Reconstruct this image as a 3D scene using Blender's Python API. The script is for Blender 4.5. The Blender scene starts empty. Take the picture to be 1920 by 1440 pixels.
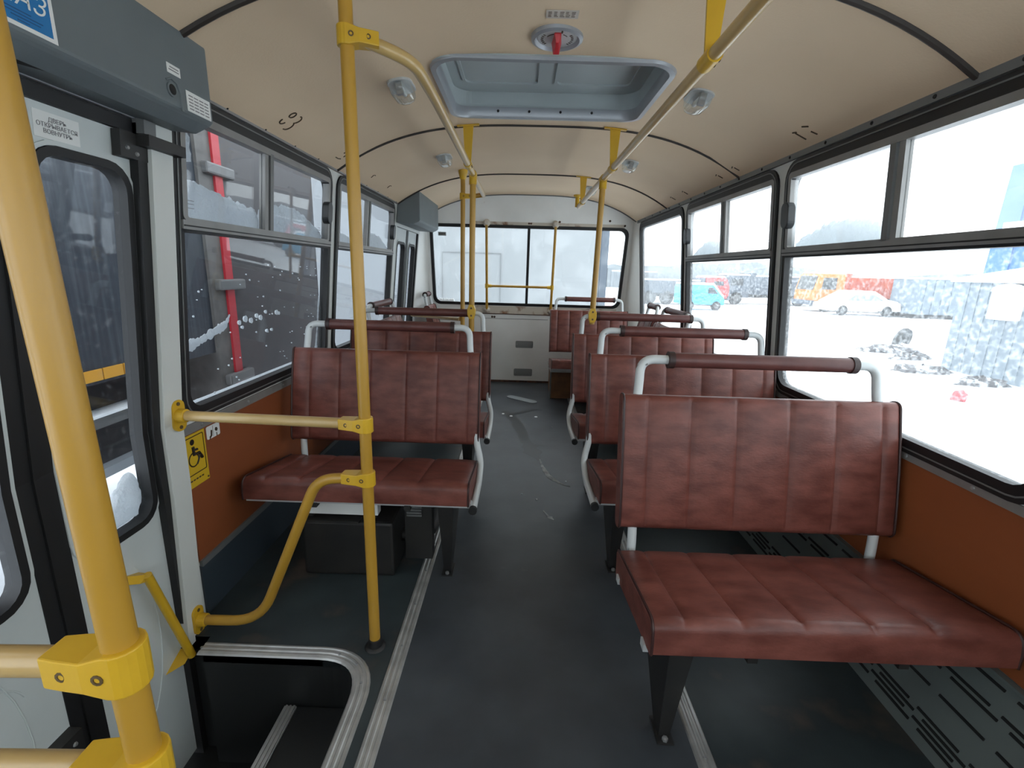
import bpy, bmesh, math, random
from mathutils import Vector, Matrix, noise

random.seed(7)
SC = bpy.context.scene
COL = SC.collection

# ------------------------------------------------------------------ camera
F_PX, PITCH, ROLL, YAW, CAM_H = 890.0, .2348, .028, .013, 1.205
cam_d = bpy.data.cameras.new('camera'); cam = bpy.data.objects.new('camera', cam_d); COL.objects.link(cam)
cam_d.sensor_width = 36.0; cam_d.lens = 36.0 * F_PX / 1920.0; cam_d.clip_start = .02; cam_d.clip_end = 400
cp, sp, cy_, sy_ = math.cos(PITCH), math.sin(PITCH), math.cos(YAW), math.sin(YAW)
vF = Vector((-sy_ * cp, cy_ * cp, -sp)); vR = Vector((cy_, sy_, 0)); vU = vR.cross(vF)
R2 = vR * math.cos(ROLL) + vU * math.sin(ROLL); U2 = vU * math.cos(ROLL) - vR * math.sin(ROLL)
cm = Matrix((R2, U2, -vF)).transposed().to_4x4(); cm.translation = (0, 0, CAM_H)
cam.matrix_world = cm
SC.camera = cam

# ------------------------------------------------------------------ sky and exposure
W = bpy.data.worlds.new('overcast_sky'); SC.world = W; W.use_nodes = True
bg = W.node_tree.nodes['Background']; bg.inputs[0].default_value = (.90, .96, 1.0, 1); bg.inputs[1].default_value = 1.0
SC.view_settings.view_transform = 'Standard'; SC.view_settings.look = 'None'
SC.view_settings.gamma = 1; SC.view_settings.use_curve_mapping = False
SC.view_settings.exposure = 2.0

# ------------------------------------------------------------------ materials
M = {}
def lerp(a, b, t): return a + (b - a) * t
def mat(name, col, rough=.5, metal=0., spec=.5, col2=None, nscale=8., ndetail=4., lo=.35, hi=.65, bump=0., bscale=60., stretch=None,
        third=None, tscale=3., tlo=.62, thi=.68, coat=0.):
    m = bpy.data.materials.new(name); m.use_nodes = True; nt = m.node_tree; b = nt.nodes['Principled BSDF']
    b.inputs['Roughness'].default_value = rough; b.inputs['Metallic'].default_value = metal
    b.inputs['Specular IOR Level'].default_value = spec; b.inputs['Coat Weight'].default_value = coat
    b.inputs['Base Color'].default_value = (*col, 1)
    tc = nt.nodes.new('ShaderNodeTexCoord'); src = tc.outputs['Object']
    if stretch:
        mp = nt.nodes.new('ShaderNodeMapping'); mp.inputs['Scale'].default_value = stretch; nt.links.new(src, mp.inputs[0]); src = mp.outputs[0]
    out = None
    if col2:
        n = nt.nodes.new('ShaderNodeTexNoise'); n.inputs['Scale'].default_value = nscale; n.inputs['Detail'].default_value = ndetail
        nt.links.new(src, n.inputs['Vector'])
        r = nt.nodes.new('ShaderNodeValToRGB'); r.color_ramp.elements[0].position = lo; r.color_ramp.elements[1].position = hi
        r.color_ramp.elements[0].color = (*col, 1); r.color_ramp.elements[1].color = (*col2, 1)
        nt.links.new(n.outputs['Fac'], r.inputs[0]); out = r.outputs[0]
    if third:
        n2 = nt.nodes.new('ShaderNodeTexNoise'); n2.inputs['Scale'].default_value = tscale; n2.inputs['Detail'].default_value = 6
        nt.links.new(src, n2.inputs['Vector'])
        r2 = nt.nodes.new('ShaderNodeValToRGB'); r2.color_ramp.elements[0].position = tlo; r2.color_ramp.elements[1].position = thi
        r2.color_ramp.elements[0].color = (0, 0, 0, 1); r2.color_ramp.elements[1].color = (1, 1, 1, 1)
        nt.links.new(n2.outputs['Fac'], r2.inputs[0])
        mx = nt.nodes.new('ShaderNodeMix'); mx.data_type = 'RGBA'
        nt.links.new(r2.outputs[0], mx.inputs[0])
        if out: nt.links.new(out, mx.inputs[6])
        else: mx.inputs[6].default_value = (*col, 1)
        mx.inputs[7].default_value = (*third, 1); out = mx.outputs[2]
    if out: nt.links.new(out, b.inputs['Base Color'])
    if bump:
        n3 = nt.nodes.new('ShaderNodeTexNoise'); n3.inputs['Scale'].default_value = bscale; n3.inputs['Detail'].default_value = 3
        nt.links.new(src, n3.inputs['Vector'])
        bp = nt.nodes.new('ShaderNodeBump'); bp.inputs['Strength'].default_value = bump; bp.inputs['Distance'].default_value = .004
        nt.links.new(n3.outputs['Fac'], bp.inputs['Height']); nt.links.new(bp.outputs[0], b.inputs['Normal'])
    M[name] = m
    return m

def glass(name, tint=(.96, .98, .98), refl=1.0, veil=0., veil_col=(.85, .88, .9), vscale=30., vlo=.5, vhi=.62, veil2=0.):
    """thin pane: clear transmission, Fresnel reflection and a film of dirt and droplets"""
    m = bpy.data.materials.new(name); m.use_nodes = True; nt = m.node_tree; nt.nodes.clear()
    o = nt.nodes.new('ShaderNodeOutputMaterial'); tr = nt.nodes.new('ShaderNodeBsdfTransparent'); tr.inputs[0].default_value = (*tint, 1)
    gl = nt.nodes.new('ShaderNodeBsdfGlossy'); gl.inputs['Roughness'].default_value = .02
    lw = nt.nodes.new('ShaderNodeLayerWeight'); lw.inputs['Blend'].default_value = .5
    pw = nt.nodes.new('ShaderNodeMath'); pw.operation = 'POWER'; pw.inputs[1].default_value = 5; nt.links.new(lw.outputs['Facing'], pw.inputs[0])
    mu = nt.nodes.new('ShaderNodeMath'); mu.operation = 'MULTIPLY_ADD'; mu.inputs[1].default_value = .9 * refl; mu.inputs[2].default_value = .04 * refl; nt.links.new(pw.outputs[0], mu.inputs[0])
    mx = nt.nodes.new('ShaderNodeMixShader'); nt.links.new(mu.outputs[0], mx.inputs[0]); nt.links.new(tr.outputs[0], mx.inputs[1]); nt.links.new(gl.outputs[0], mx.inputs[2])
    last = mx.outputs[0]
    if veil or veil2:
        tl = nt.nodes.new('ShaderNodeBsdfTranslucent'); tl.inputs[0].default_value = (*veil_col, 1)
        tc = nt.nodes.new('ShaderNodeTexCoord'); n = nt.nodes.new('ShaderNodeTexNoise'); n.inputs['Scale'].default_value = vscale; n.inputs['Detail'].default_value = 5
        nt.links.new(tc.outputs['Object'], n.inputs['Vector'])
        r = nt.nodes.new('ShaderNodeMapRange'); r.inputs[1].default_value = vlo; r.inputs[2].default_value = vhi; r.inputs[3].default_value = veil; r.inputs[4].default_value = veil2
        nt.links.new(n.outputs['Fac'], r.inputs[0])
        m2 = nt.nodes.new('ShaderNodeMixShader'); nt.links.new(r.outputs[0], m2.inputs[0]); nt.links.new(last, m2.inputs[1]); nt.links.new(tl.outputs[0], m2.inputs[2]); last = m2.outputs[0]
    nt.links.new(last, o.inputs[0]); M[name] = m
    return m

mat('ceiling_vinyl', (.77, .60, .42), .62, col2=(.71, .545, .375), nscale=1.6, lo=.3, hi=.7, bump=.12, bscale=140, spec=.35)
mat('leatherette', (.185, .060, .046), .40, col2=(.100, .028, .021), nscale=11, ndetail=8, lo=.34, hi=.66, bump=.14, bscale=90, stretch=(1, 1.6, 2.4), spec=.36)
mat('piping', (.035, .012, .011), .45)
mat('pad_brown', (.120, .040, .035), .42, col2=(.09, .028, .025), nscale=20, bump=.05)
mat('pad_rim', (.03, .014, .013), .5)
mat('seat_paint', (.56, .59, .60), .38, third=(.10, .10, .10), tscale=16, tlo=.68, thi=.70)
mat('seat_paint_flat', (.50, .53, .54), .45, col2=(.40, .42, .43), nscale=12)
mat('black_metal', (.012, .012, .013), .5, col2=(.02, .019, .018), nscale=10)
mat('black_rubber', (.008, .008, .009), .55)
mat('pole_yellow', (.46, .255, .030), .36, col2=(.39, .21, .022), nscale=6, stretch=(1, 1, .3), spec=.6)
mat('rail_brass', (.50, .345, .14), .28, col2=(.43, .28, .10), nscale=5, spec=.6)
mat('clamp_yellow', (.62, .375, .022), .36, col2=(.56, .33, .018), nscale=10)
mat('bolt', (.09, .055, .02), .5)
mat('white_paint', (.64, .66, .64), .42, col2=(.59, .61, .59), nscale=3)
mat('door_paint', (.57, .61, .61), .38, col2=(.52, .56, .56), nscale=4)
mat('rear_paint', (.80, .81, .80), .45, col2=(.73, .74, .72), nscale=3, third=(.30, .22, .14), tscale=5, tlo=.70, thi=.78)
mat('rust_band', (.55, .50, .43), .6, col2=(.22, .10, .045), nscale=9, ndetail=8, lo=.52, hi=.66)
mat('rust_line', (.10, .045, .025), .8, col2=(.03, .015, .012), nscale=30)
mat('box_grey', (.135, .160, .172), .5, col2=(.120, .143, .155), nscale=5, bump=.05, bscale=200)
mat('hatch_grey', (.46, .51, .52), .45, col2=(.43, .48, .49), nscale=4)
mat('hatch_frame', (.34, .355, .38), .33, metal=.3)
mat('alu', (.50, .50, .49), .38, metal=.6, col2=(.36, .36, .35), nscale=14, ndetail=6)
mat('alu_dull', (.28, .275, .27), .45, metal=.35, col2=(.23, .225, .22), nscale=8)
mat('alu_dark', (.16, .165, .165), .45, metal=.2)
mat('rib_dark', (.035, .028, .024), .5)
mat('hardboard', (.27, .078, .026), .52, col2=(.19, .050, .017), nscale=2.2, ndetail=8, lo=.3, hi=.72, stretch=(1, .6, 1.5), bump=.04, spec=.4)
mat('floor_lino', (.052, .060, .070), .42, col2=(.032, .037, .044), nscale=4, ndetail=8, lo=.35, hi=.68, third=(.06, .068, .074), tscale=9, tlo=.66, thi=.80, bump=.06, bscale=50, spec=.4)
mat('floor_side', (.036, .048, .052), .42, col2=(.022, .029, .033), nscale=5, ndetail=8, lo=.35, hi=.66, third=(.11, .085, .065), tscale=5, tlo=.58, thi=.80, bump=.06, bscale=50, spec=.4)
mat('wet', (.012, .014, .015), .35, spec=.4)
mat('chalk', (.42, .44, .45), .8, col2=(.22, .23, .24), nscale=30)
mat('floor_pad', (.22, .24, .25), .6)
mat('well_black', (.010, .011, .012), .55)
mat('duct_grey', (.115, .135, .130), .5, col2=(.095, .112, .11), nscale=6)
mat('kick_blue', (.03, .042, .055), .5)
mat('slot_black', (.004, .004, .004), .8)
mat('brown_box', (.22, .105, .045), .7, col2=(.12, .055, .03), nscale=8, ndetail=7, lo=.4, hi=.65)
mat('plate_grey', (.22, .23, .23), .5)
mat('sticker_white', (.72, .73, .72), .5)
mat('sticker_pale', (.56, .50, .44), .5)
mat('sticker_blue', (.012, .165, .42), .3)
mat('sticker_text', (.18, .18, .19), .5)
mat('sticker_navy', (.01, .08, .22), .4)
mat('sticker_cyan', (.16, .45, .62), .4)
mat('sign_yellow', (.62, .40, .02), .4)
mat('sign_black', (.012, .006, .005), .5)
mat('ink', (.05, .03, .015), .7)
mat('glue', (.055, .032, .014), .7)
mat('knob_red', (.55, .02, .03), .35)
mat('dial_face', (.50, .51, .51), .45)
mat('steel', (.35, .36, .37), .3, metal=.6)
mat('knob_black', (.02, .022, .025), .4)
# outside
mat('snow', (.90, .92, .95), .8, bump=.3, bscale=4)
mat('snow_window', (.86, .89, .92), .85, bump=.5, bscale=120)
def snow_mat(name):
    m = bpy.data.materials.new(name); m.use_nodes = True; nt = m.node_tree; nt.nodes.clear()
    o = nt.nodes.new('ShaderNodeOutputMaterial'); d = nt.nodes.new('ShaderNodeBsdfDiffuse'); t = nt.nodes.new('ShaderNodeBsdfTranslucent'); x = nt.nodes.new('ShaderNodeMixShader')
    d.inputs[0].default_value = (.90, .92, .94, 1); t.inputs[0].default_value = (.88, .92, .95, 1); x.inputs[0].default_value = .5
    tc = nt.nodes.new('ShaderNodeTexCoord'); n = nt.nodes.new('ShaderNodeTexNoise'); n.inputs['Scale'].default_value = 110; n.inputs['Detail'].default_value = 4; nt.links.new(tc.outputs['Object'], n.inputs['Vector'])
    b = nt.nodes.new('ShaderNodeBump'); b.inputs['Strength'].default_value = .8; b.inputs['Distance'].default_value = .01; nt.links.new(n.outputs['Fac'], b.inputs['Height'])
    nt.links.new(b.outputs[0], d.inputs['Normal']); nt.links.new(d.outputs[0], x.inputs[1]); nt.links.new(t.outputs[0], x.inputs[2]); nt.links.new(x.outputs[0], o.inputs[0]); M[name] = m
snow_mat('snow_translucent')
mat('trailer_dark', (.020, .026, .036), .5, col2=(.045, .055, .066), nscale=3, ndetail=8, stretch=(1, 14, .35), lo=.45, hi=.75)
mat('trailer_brown', (.030, .026, .028), .5, col2=(.04, .036, .038), nscale=2)
mat('trailer_post', (.11, .105, .10), .6, col2=(.07, .067, .065), nscale=10)
mat('stripe_red', (.36, .014, .024), .45)
mat('tape_orange', (.62, .30, .03), .4)
mat('hinge_steel', (.12, .12, .12), .45, metal=.2)
mat('box_white', (.27, .285, .30), .6)
mat('box_line', (.19, .20, .21), .6)
mat('far_grey', (.26, .28, .30), .7, col2=(.2, .22, .24), nscale=1)
mat('truck_orange', (.62, .19, .03), .5)
mat('truck_red_orange', (.50, .085, .03), .55, col2=(.40, .06, .025), nscale=2)
mat('truck_red', (.55, .04, .04), .5)
mat('truck_navy', (.07, .09, .12), .6)
mat('van_blue', (.03, .30, .48), .5)
mat('shed_grey', (.17, .21, .25), .6, col2=(.15, .19, .23), nscale=2)
mat('shed_blue', (.03, .13, .34), .5)
mat('tyre', (.02, .02, .022), .8)
mat('car_glass', (.03, .035, .04), .2)
mat('debris', (.06, .055, .06), .8, col2=(.5, .52, .55), nscale=6, lo=.5, hi=.6)
mat('hill_trees', (.13, .15, .16), .9, col2=(.22, .24, .26), nscale=.35)
mat('pink_red', (.55, .10, .14), .6)
glass('glass_right', veil=.05, veil2=.24, vscale=80, vlo=.48, vhi=.72)
glass('glass_right_up', veil=.10, veil2=.16, vscale=6, vlo=.4, vhi=.7)
glass('glass_left', tint=(.90, .92, .94), veil=.0, veil2=.05, vscale=60, vlo=.58, vhi=.75, refl=.7)
glass('glass_rear', veil=.02, veil2=.06, vscale=5)
glass('lamp_lens', tint=(.95, .97, .97), veil=.12, veil2=.2, vscale=20, veil_col=(.8, .84, .85), refl=1.5)

# ------------------------------------------------------------------ mesh helpers
def rr(cx, cy, w, h, r, k=5):
    r = max(min(r, w / 2 - 1e-4, h / 2 - 1e-4), 1e-4); pts = []
    for qx, qy, a0 in ((1, 1, 0), (-1, 1, 90), (-1, -1, 180), (1, -1, 270)):
        for i in range(k + 1):
            a = math.radians(a0 + 90. * i / k)
            pts.append((cx + qx * (w / 2 - r) + r * math.cos(a), cy + qy * (h / 2 - r) + r * math.sin(a)))
    return pts

def fillet(pts, r, n=5):
    P = [Vector(p) for p in pts]; out = [P[0]]
    for i in range(1, len(P) - 1):
        a, b, c = P[i - 1], P[i], P[i + 1]; d1, d2 = (a - b), (c - b)
        d = min(r, d1.length * .49, d2.length * .49); p, q = b + d1.normalized() * d, b + d2.normalized() * d
        for k in range(n + 1):
            t = k / n; out.append(p * (1 - t) ** 2 + b * 2 * t * (1 - t) + q * t * t)
    out.append(P[-1]); return out

KINK = []
class MB:
    def __init__(s): s.v = []; s.f = []
    def add(s, vs, fs):
        o = len(s.v); s.v += [Vector(v) for v in vs]; s.f += [[i + o for i in f] for f in fs]; return s
    def box(s, x0, x1, y0, y1, z0, z1):
        vs = [(x, y, z) for x in (x0, x1) for y in (y0, y1) for z in (z0, z1)]
        return s.add(vs, [(0, 1, 3, 2), (4, 6, 7, 5), (0, 4, 5, 1), (2, 3, 7, 6), (0, 2, 6, 4), (1, 5, 7, 3)])
    def hexa(s, bot, top):   # two quads
        return s.add(list(bot) + list(top), [(3, 2, 1, 0), (4, 5, 6, 7), (0, 1, 5, 4), (1, 2, 6, 5), (2, 3, 7, 6), (3, 0, 4, 7)])
    def tube(s, pts, r, n=12, caps=True, radii=None):
        P = [Vector(p) for p in pts]; N = len(P); T = []
        for i in range(N):
            T.append((P[min(i + 1, N - 1)] - P[max(i - 1, 0)]).normalized())
        up = Vector((0, 0, 1)) if abs(T[0].z) < .9 else Vector((1, 0, 0))
        u = T[0].cross(up).normalized(); vs = []
        for i in range(N):
            u = (u - T[i] * u.dot(T[i])).normalized(); w = T[i].cross(u); rad = radii[i] if radii else r
            for k in range(n):
                a = 2 * math.pi * k / n; vs.append(P[i] + (u * math.cos(a) + w * math.sin(a)) * rad)
        fs = [(i * n + k, i * n + (k + 1) % n, (i + 1) * n + (k + 1) % n, (i + 1) * n + k) for i in range(N - 1) for k in range(n)]
        if caps: fs += [tuple(range(n - 1, -1, -1)), tuple(range((N - 1) * n, N * n))]
        return s.add(vs, fs)
    def ring(s, outer, inner, c0, c1, mp, rings=1):
        """solid plate between two matched loops, c0..c1 deep, mapped by mp(a,b,c)"""
        if mp in KINK:
            o2, i2 = [], []
            for q in range(len(outer)):
                k = (q + 1) % len(outer); o2.append(outer[q]); i2.append(inner[q])
                if (outer[q][1] - .72) * (outer[k][1] - .72) < 0 and (inner[q][1] - .72) * (inner[k][1] - .72) < 0:
                    for L_, S_ in ((o2, outer), (i2, inner)): t = (.72 - S_[q][1]) / (S_[k][1] - S_[q][1]); L_.append((lerp(S_[q][0], S_[k][0], t), .72))
            outer, inner = o2, i2
        n = len(outer); vs = []
        for c in (c0, c1):
            for j in range(rings + 1):
                t = j / rings
                for (a, b), (p, q) in zip(outer, inner): vs.append(mp(lerp(a, p, t), lerp(b, q, t), c))
        L = (rings + 1) * n; fs = []
        for j in range(rings):
            for i in range(n):
                k = (i + 1) % n; A, B, C, D = j * n + i, j * n + k, (j + 1) * n + k, (j + 1) * n + i
                fs += [(A, B, C, D), (L + D, L + C, L + B, L + A)]
        for i in range(n):
            k = (i + 1) % n; fs += [(i, L + i, L + k, k), (rings * n + k, L + rings * n + k, L + rings * n + i, rings * n + i)]
        return s.add(vs, fs)
    def poly(s, pts, c0, c1, mp=None):
        mp = mp or (lambda a, b, c: (a, b, c)); n = len(pts)
        if mp in KINK and min(p[1] for p in pts) < .715 and max(p[1] for p in pts) > .725:
            lo, hi = [], []
            for q in range(n):
                p, r = pts[q], pts[(q + 1) % n]
                if p[1] <= .72: lo.append(p)
                if p[1] >= .72: hi.append(p)
                if (p[1] - .72) * (r[1] - .72) < 0: t = (.72 - p[1]) / (r[1] - p[1]); x = (lerp(p[0], r[0], t), .72); lo.append(x); hi.append(x)
            s.poly(lo, c0, c1, mp); return s.poly(hi, c0, c1, mp)
        vs = [mp(a, b, c0) for a, b in pts] + [mp(a, b, c1) for a, b in pts]
        return s.add(vs, [tuple(range(n - 1, -1, -1)), tuple(range(n, 2 * n))] + [(i, (i + 1) % n, n + (i + 1) % n, n + i) for i in range(n)])
    def rect(s, a0, a1, b0, b1, c0, c1, mp): return s.poly([(a0, b0), (a1, b0), (a1, b1), (a0, b1)], c0, c1, mp)
    def lathe(s, prof, c, axis=(0, 0, 1), n=20):
        ax = Vector(axis).normalized(); u = ax.orthogonal().normalized(); w = ax.cross(u); c = Vector(c); vs = []
        for r, h in prof:
            for k in range(n):
                a = 2 * math.pi * k / n; vs.append(c + ax * h + (u * math.cos(a) + w * math.sin(a)) * r)
        m = len(prof); fs = [(i * n + k, i * n + (k + 1) % n, (i + 1) * n + (k + 1) % n, (i + 1) * n + k) for i in range(m - 1) for k in range(n)]
        fs += [tuple(range(n - 1, -1, -1)), tuple(range((m - 1) * n, m * n))]
        return s.add(vs, fs)
    def sweep(s, path, prof, closed=False):
        """2-D floor path; profile of (offset to the left, z)"""
        P = [Vector((p[0], p[1])) for p in path]; N = len(P); vs = []; k = len(prof)
        for i in range(N):
            t = (P[min(i + 1, N - 1)] - P[max(i - 1, 0)]).normalized(); nrm = Vector((-t.y, t.x))
            for o, z in prof: q = P[i] + nrm * o; vs.append((q.x, q.y, z))
        fs = [(i * k + j, i * k + (j + 1) % k, (i + 1) * k + (j + 1) % k, (i + 1) * k + j) for i in range(N - 1) for j in range(k)]
        fs += [tuple(range(k - 1, -1, -1)), tuple(range((N - 1) * k, N * k))]
        return s.add(vs, fs)
    def build(s, name, m, parent=None, smooth=False, bevel=0., kind=None):
        me = bpy.data.meshes.new(name); bm = bmesh.new(); vv = [bm.verts.new(v) for v in s.v]
        for f in s.f:
            if len(set(f)) >= 3:
                try: bm.faces.new([vv[i] for i in f])
                except ValueError: pass
        bmesh.ops.remove_doubles(bm, verts=bm.verts, dist=1e-6)
        bmesh.ops.recalc_face_normals(bm, faces=bm.faces)
        big = [f for f in bm.faces if len(f.verts) > 4]
        if big: bmesh.ops.triangulate(bm, faces=big)
        if bevel:
            bmesh.ops.bevel(bm, geom=[e for e in bm.edges if e.is_manifold and e.calc_face_angle(0) > .6], offset=bevel, segments=2, affect='EDGES', profile=.6)
        if smooth:
            for f in bm.faces: f.smooth = True
            for e in bm.edges:
                if e.is_manifold and e.calc_face_angle(0) > .75: e.smooth = False
        bm.to_mesh(me); bm.free()
        me.materials.append(M[m]); o = bpy.data.objects.new(name, me); COL.objects.link(o)
        if parent: o.parent = parent
        if kind: o['kind'] = kind
        return o

def tag(o, label, cat=None, group=None, kind=None):
    o['label'] = label
    if cat: o['category'] = cat
    if group: o['group'] = group
    if kind: o['kind'] = kind
    return o
def thing(name, label, cat, loc=(0, 0, 0), rz=0., group=None, kind=None):
    o = bpy.data.objects.new(name, None); COL.objects.link(o); o.location = loc; o.rotation_euler = (0, 0, rz); o.empty_display_size = .05
    return tag(o, label, cat, group, kind)
def copy_tree(o, parent=None):
    c = o.copy(); COL.objects.link(c); c.parent = parent
    for ch in list(o.children): copy_tree(ch, c)
    return c
def frame_map(org, ax, ay):
    org, ax, ay = Vector(org), Vector(ax).normalized(), Vector(ay).normalized(); n = ax.cross(ay)
    return lambda a, b, c: org + ax * a + ay * b + n * c
def text_mesh(name, body, size, m, org, ax, ay, parent, align='CENTER', shear=0., lift=.0012):
    cu = bpy.data.curves.new(name, 'FONT'); cu.body = body; cu.size = size; cu.align_x = align; cu.align_y = 'CENTER'; cu.extrude = .0002; cu.shear = shear; cu.resolution_u = 2; cu.space_line = .95
    t = bpy.data.objects.new(name, cu); COL.objects.link(t); dg = bpy.context.evaluated_depsgraph_get()
    me = bpy.data.meshes.new_from_object(t.evaluated_get(dg)); bpy.data.objects.remove(t); bpy.data.curves.remove(cu)
    ax, ay = Vector(ax).normalized(), Vector(ay).normalized(); n = ax.cross(ay)
    mt = Matrix((ax, ay, n)).transposed().to_4x4(); mt.translation = Vector(org) + n * lift
    me.transform(mt); me.materials.clear(); me.materials.append(M[m]); me.name = name
    o = bpy.data.objects.new(name, me); COL.objects.link(o); o.parent = parent
    return o

# ------------------------------------------------------------------ bus shell geometry
XC = .065
def XL(z): return XC - 1.13 + .095 * max(z - .72, 0)
def XR(z): return XC + 1.13 - .095 * max(z - .72, 0)
def YR(z): return 5.13 - max(z - .80, 0) * .255
def arch(x): return 1.915 - .2065 * abs(x - .075) ** 3.1
mL = lambda a, b, c: (XL(b) + c, a, b)
mR = lambda a, b, c: (XR(b) - c, a, b)
mB = lambda a, b, c: (a, YR(b) - c, b)
KINK += [mL, mR]
YF = -1.55     # front bulkhead, behind the photographer

S = 'structure'
# floor ----------------------------------------------------------
floor = thing('floor', 'dark worn linoleum floor of the bus aisle', 'floor', kind=S)
MB().box(-.355, .511, YF, 5.16, -.05, 0).build('aisle_covering', 'floor_lino', floor)
MB().box(.511, 1.20, YF, 5.16, -.05, 0).build('side_covering', 'floor_side', floor)
well_edge = fillet([(-.985, 1.262, 0), (-.430, 1.262, 0), (-.430, .36, 0), (-1.10, .36, 0)], .17, 10)
well_path = [Vector((-1.12, 1.315, 0)), Vector((-.992, 1.315, 0))] + well_edge
pl = [(-1.12, 5.16)] + [(p.x, p.y) for p in well_path] + [(-1.12, .36), (-1.12, YF), (-.355, YF), (-.355, 5.16)]
MB().poly(pl, -.05, 0).build('side_covering', 'floor_side', floor)
# wet trail, chalk marks and grit on the aisle
def blob_strip(pts, widths, z, seed=0, sub=6):
    mb = MB(); P = fillet([(p[0], p[1], 0) for p in pts], .06, 4); n = len(P); rows = []
    for i, p in enumerate(P):
        t = (P[min(i + 1, n - 1)] - P[max(i - 1, 0)]).normalized(); nr = Vector((-t.y, t.x, 0)); fi = i / (n - 1) * (len(widths) - 1); k = min(int(fi), len(widths) - 2)
        w = lerp(widths[k], widths[k + 1], fi - k)
        a = 1 + .7 * noise.noise((p.x * 23 + seed, p.y * 23, 1)); b = 1 + .7 * noise.noise((p.x * 23 + seed, p.y * 23, 7))
        rows.append((p + nr * w * a, p - nr * w * b))
    vs = [(q.x, q.y, z) for r_ in rows for q in r_]
    return mb.add(vs, [(2 * i, 2 * i + 1, 2 * i + 3, 2 * i + 2) for i in range(n - 1)])
blob_strip([(-.10, 4.02), (.0, 3.7), (.05, 3.42), (.085, 3.18), (.12, 3.02), (.155, 2.90)], [.03, .045, .035, .04, .06, .012], .0012, 3).build('wet_streak', 'wet', floor)
blob_strip([(.08, 3.20), (.13, 3.17), (.19, 3.19)], [.025, .02, .003], .0014, 9).build('wet_streak', 'wet', floor)
blob_strip([(-.05, 3.92), (.06, 4.0), (.18, 4.09)], [.03, .03, .004], .0014, 19).build('wet_streak', 'wet', floor)
blob_strip([(.158, 2.93), (.175, 2.78), (.206, 2.66), (.26, 2.57), (.32, 2.535)], [.004, .016, .020, .010, .003], .0016, 5).build('chalk_mark', 'chalk', floor)
blob_strip([(.15, 2.24), (.18, 2.17), (.20, 2.15)], [.003, .014, .003], .0016, 12).build('chalk_mark', 'chalk', floor)
MB().poly(rr(0, 0, .34, .10, .045), .0005, .006, lambda a, b, c: (.04 + a * .8 + b * .45, 4.405 - a * .62 + b * .8, c)).build('floor_patch', 'floor_pad', floor)
for x, y, r in ((-.12, 3.92, .013), (-.05, 3.86, .015), (.16, 3.86, .015), (.12, 2.36, .006), (.04, 2.42, .006), (.30, 2.6, .006), (.28, 3.6, .006)):
    MB().lathe([(r, 0.0005), (r * .8, .004), (r * .3, .006)], (x, y, 0), n=7).build('snow_crumb', 'snow_window', floor)
# aluminium floor strips
prof = [(-.024, 0), (-.020, .004), (-.012, .0055), (-.009, .003), (-.004, .003), (-.001, .0055), (.004, .0055), (.007, .003), (.012, .003), (.015, .0055), (.021, .004), (.024, 0)]
def strip(name, path, label, m='alu', scale=1.):
    t = thing(name, label, 'trim', kind=S); MB().sweep(path, [(o * scale, z + .0005) for o, z in prof]).build('strip', m, t, smooth=False); return t
t1 = strip('trim_1', [(-.352, YF), (-.352, 5.12)], 'ridged aluminium strip along the left edge of the aisle')
t2 = strip('trim_2', [(.508, YF), (.508, 5.12)], 'ridged aluminium strip along the right edge of the aisle')
for k in range(24):
    y = .3 + k * .2
    MB().lathe([(.005, .005), (.004, .0075), (.001, .008)], (-.352, y, 0), n=8).build('screw', 'steel', t1)
    MB().lathe([(.005, .005), (.004, .0075), (.001, .008)], (.508, y + .07, 0), n=8).build('screw', 'steel', t2)
t3 = strip('trim_3', [(p.x, p.y) for p in well_edge], 'rounded aluminium edging around the entrance step well', scale=1.1)
for k in range(0, len(well_edge), 3):
    p = well_edge[k]; MB().lathe([(.005, .005), (.004, .0075), (.001, .008)], (p.x, p.y, 0), n=8).build('screw', 'steel', t3)
# step well
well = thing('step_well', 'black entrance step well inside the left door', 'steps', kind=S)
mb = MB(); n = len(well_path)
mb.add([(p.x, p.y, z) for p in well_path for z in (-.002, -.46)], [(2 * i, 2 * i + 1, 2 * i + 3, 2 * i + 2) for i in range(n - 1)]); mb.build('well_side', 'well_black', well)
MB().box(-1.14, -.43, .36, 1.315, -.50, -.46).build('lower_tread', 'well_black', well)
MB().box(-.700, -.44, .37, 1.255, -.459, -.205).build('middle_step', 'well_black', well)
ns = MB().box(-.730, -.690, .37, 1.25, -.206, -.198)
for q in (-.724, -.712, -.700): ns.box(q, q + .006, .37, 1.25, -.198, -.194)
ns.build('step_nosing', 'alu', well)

# left and right walls ---------------------------------------------
wall_l = thing('wall_left', 'white metal left side wall of the bus with window pillars', 'wall', kind=S)
wall_r = thing('wall_right', 'white metal right side wall of the bus with window pillars', 'wall', kind=S)
Z0, Z1 = .690, 1.72
def bay(parent, mp, y0, y1, w0, w1, b0=.705, b1=1.665, r=.075):
    outer = rr((y0 + y1) / 2, (Z0 + Z1) / 2, y1 - y0, Z1 - Z0, .0002); inner = rr((w0 + w1) / 2, (b0 + b1) / 2, w1 - w0, b1 - b0, r)
    MB().ring(outer, inner, -.035, 0, mp).build('window_surround', 'white_paint', parent)
bay(wall_l, mL, 1.30, 2.59, 1.425, 2.555); bay(wall_l, mL, 2.59, 3.86, 2.635, 3.785)
bay(wall_l, mL, YF, .26, -1.2, .18)
bay(wall_r, mR, .955, 2.20, .995, 2.165); bay(wall_r, mR, 2.20, 3.44, 2.235, 3.405); bay(wall_r, mR, 3.44, 4.76, 3.475, 4.715)
bay(wall_r, mR, -.30, .955, -.25, .915); bay(wall_r, mR, YF, -.30, -1.45, -.36)
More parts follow.
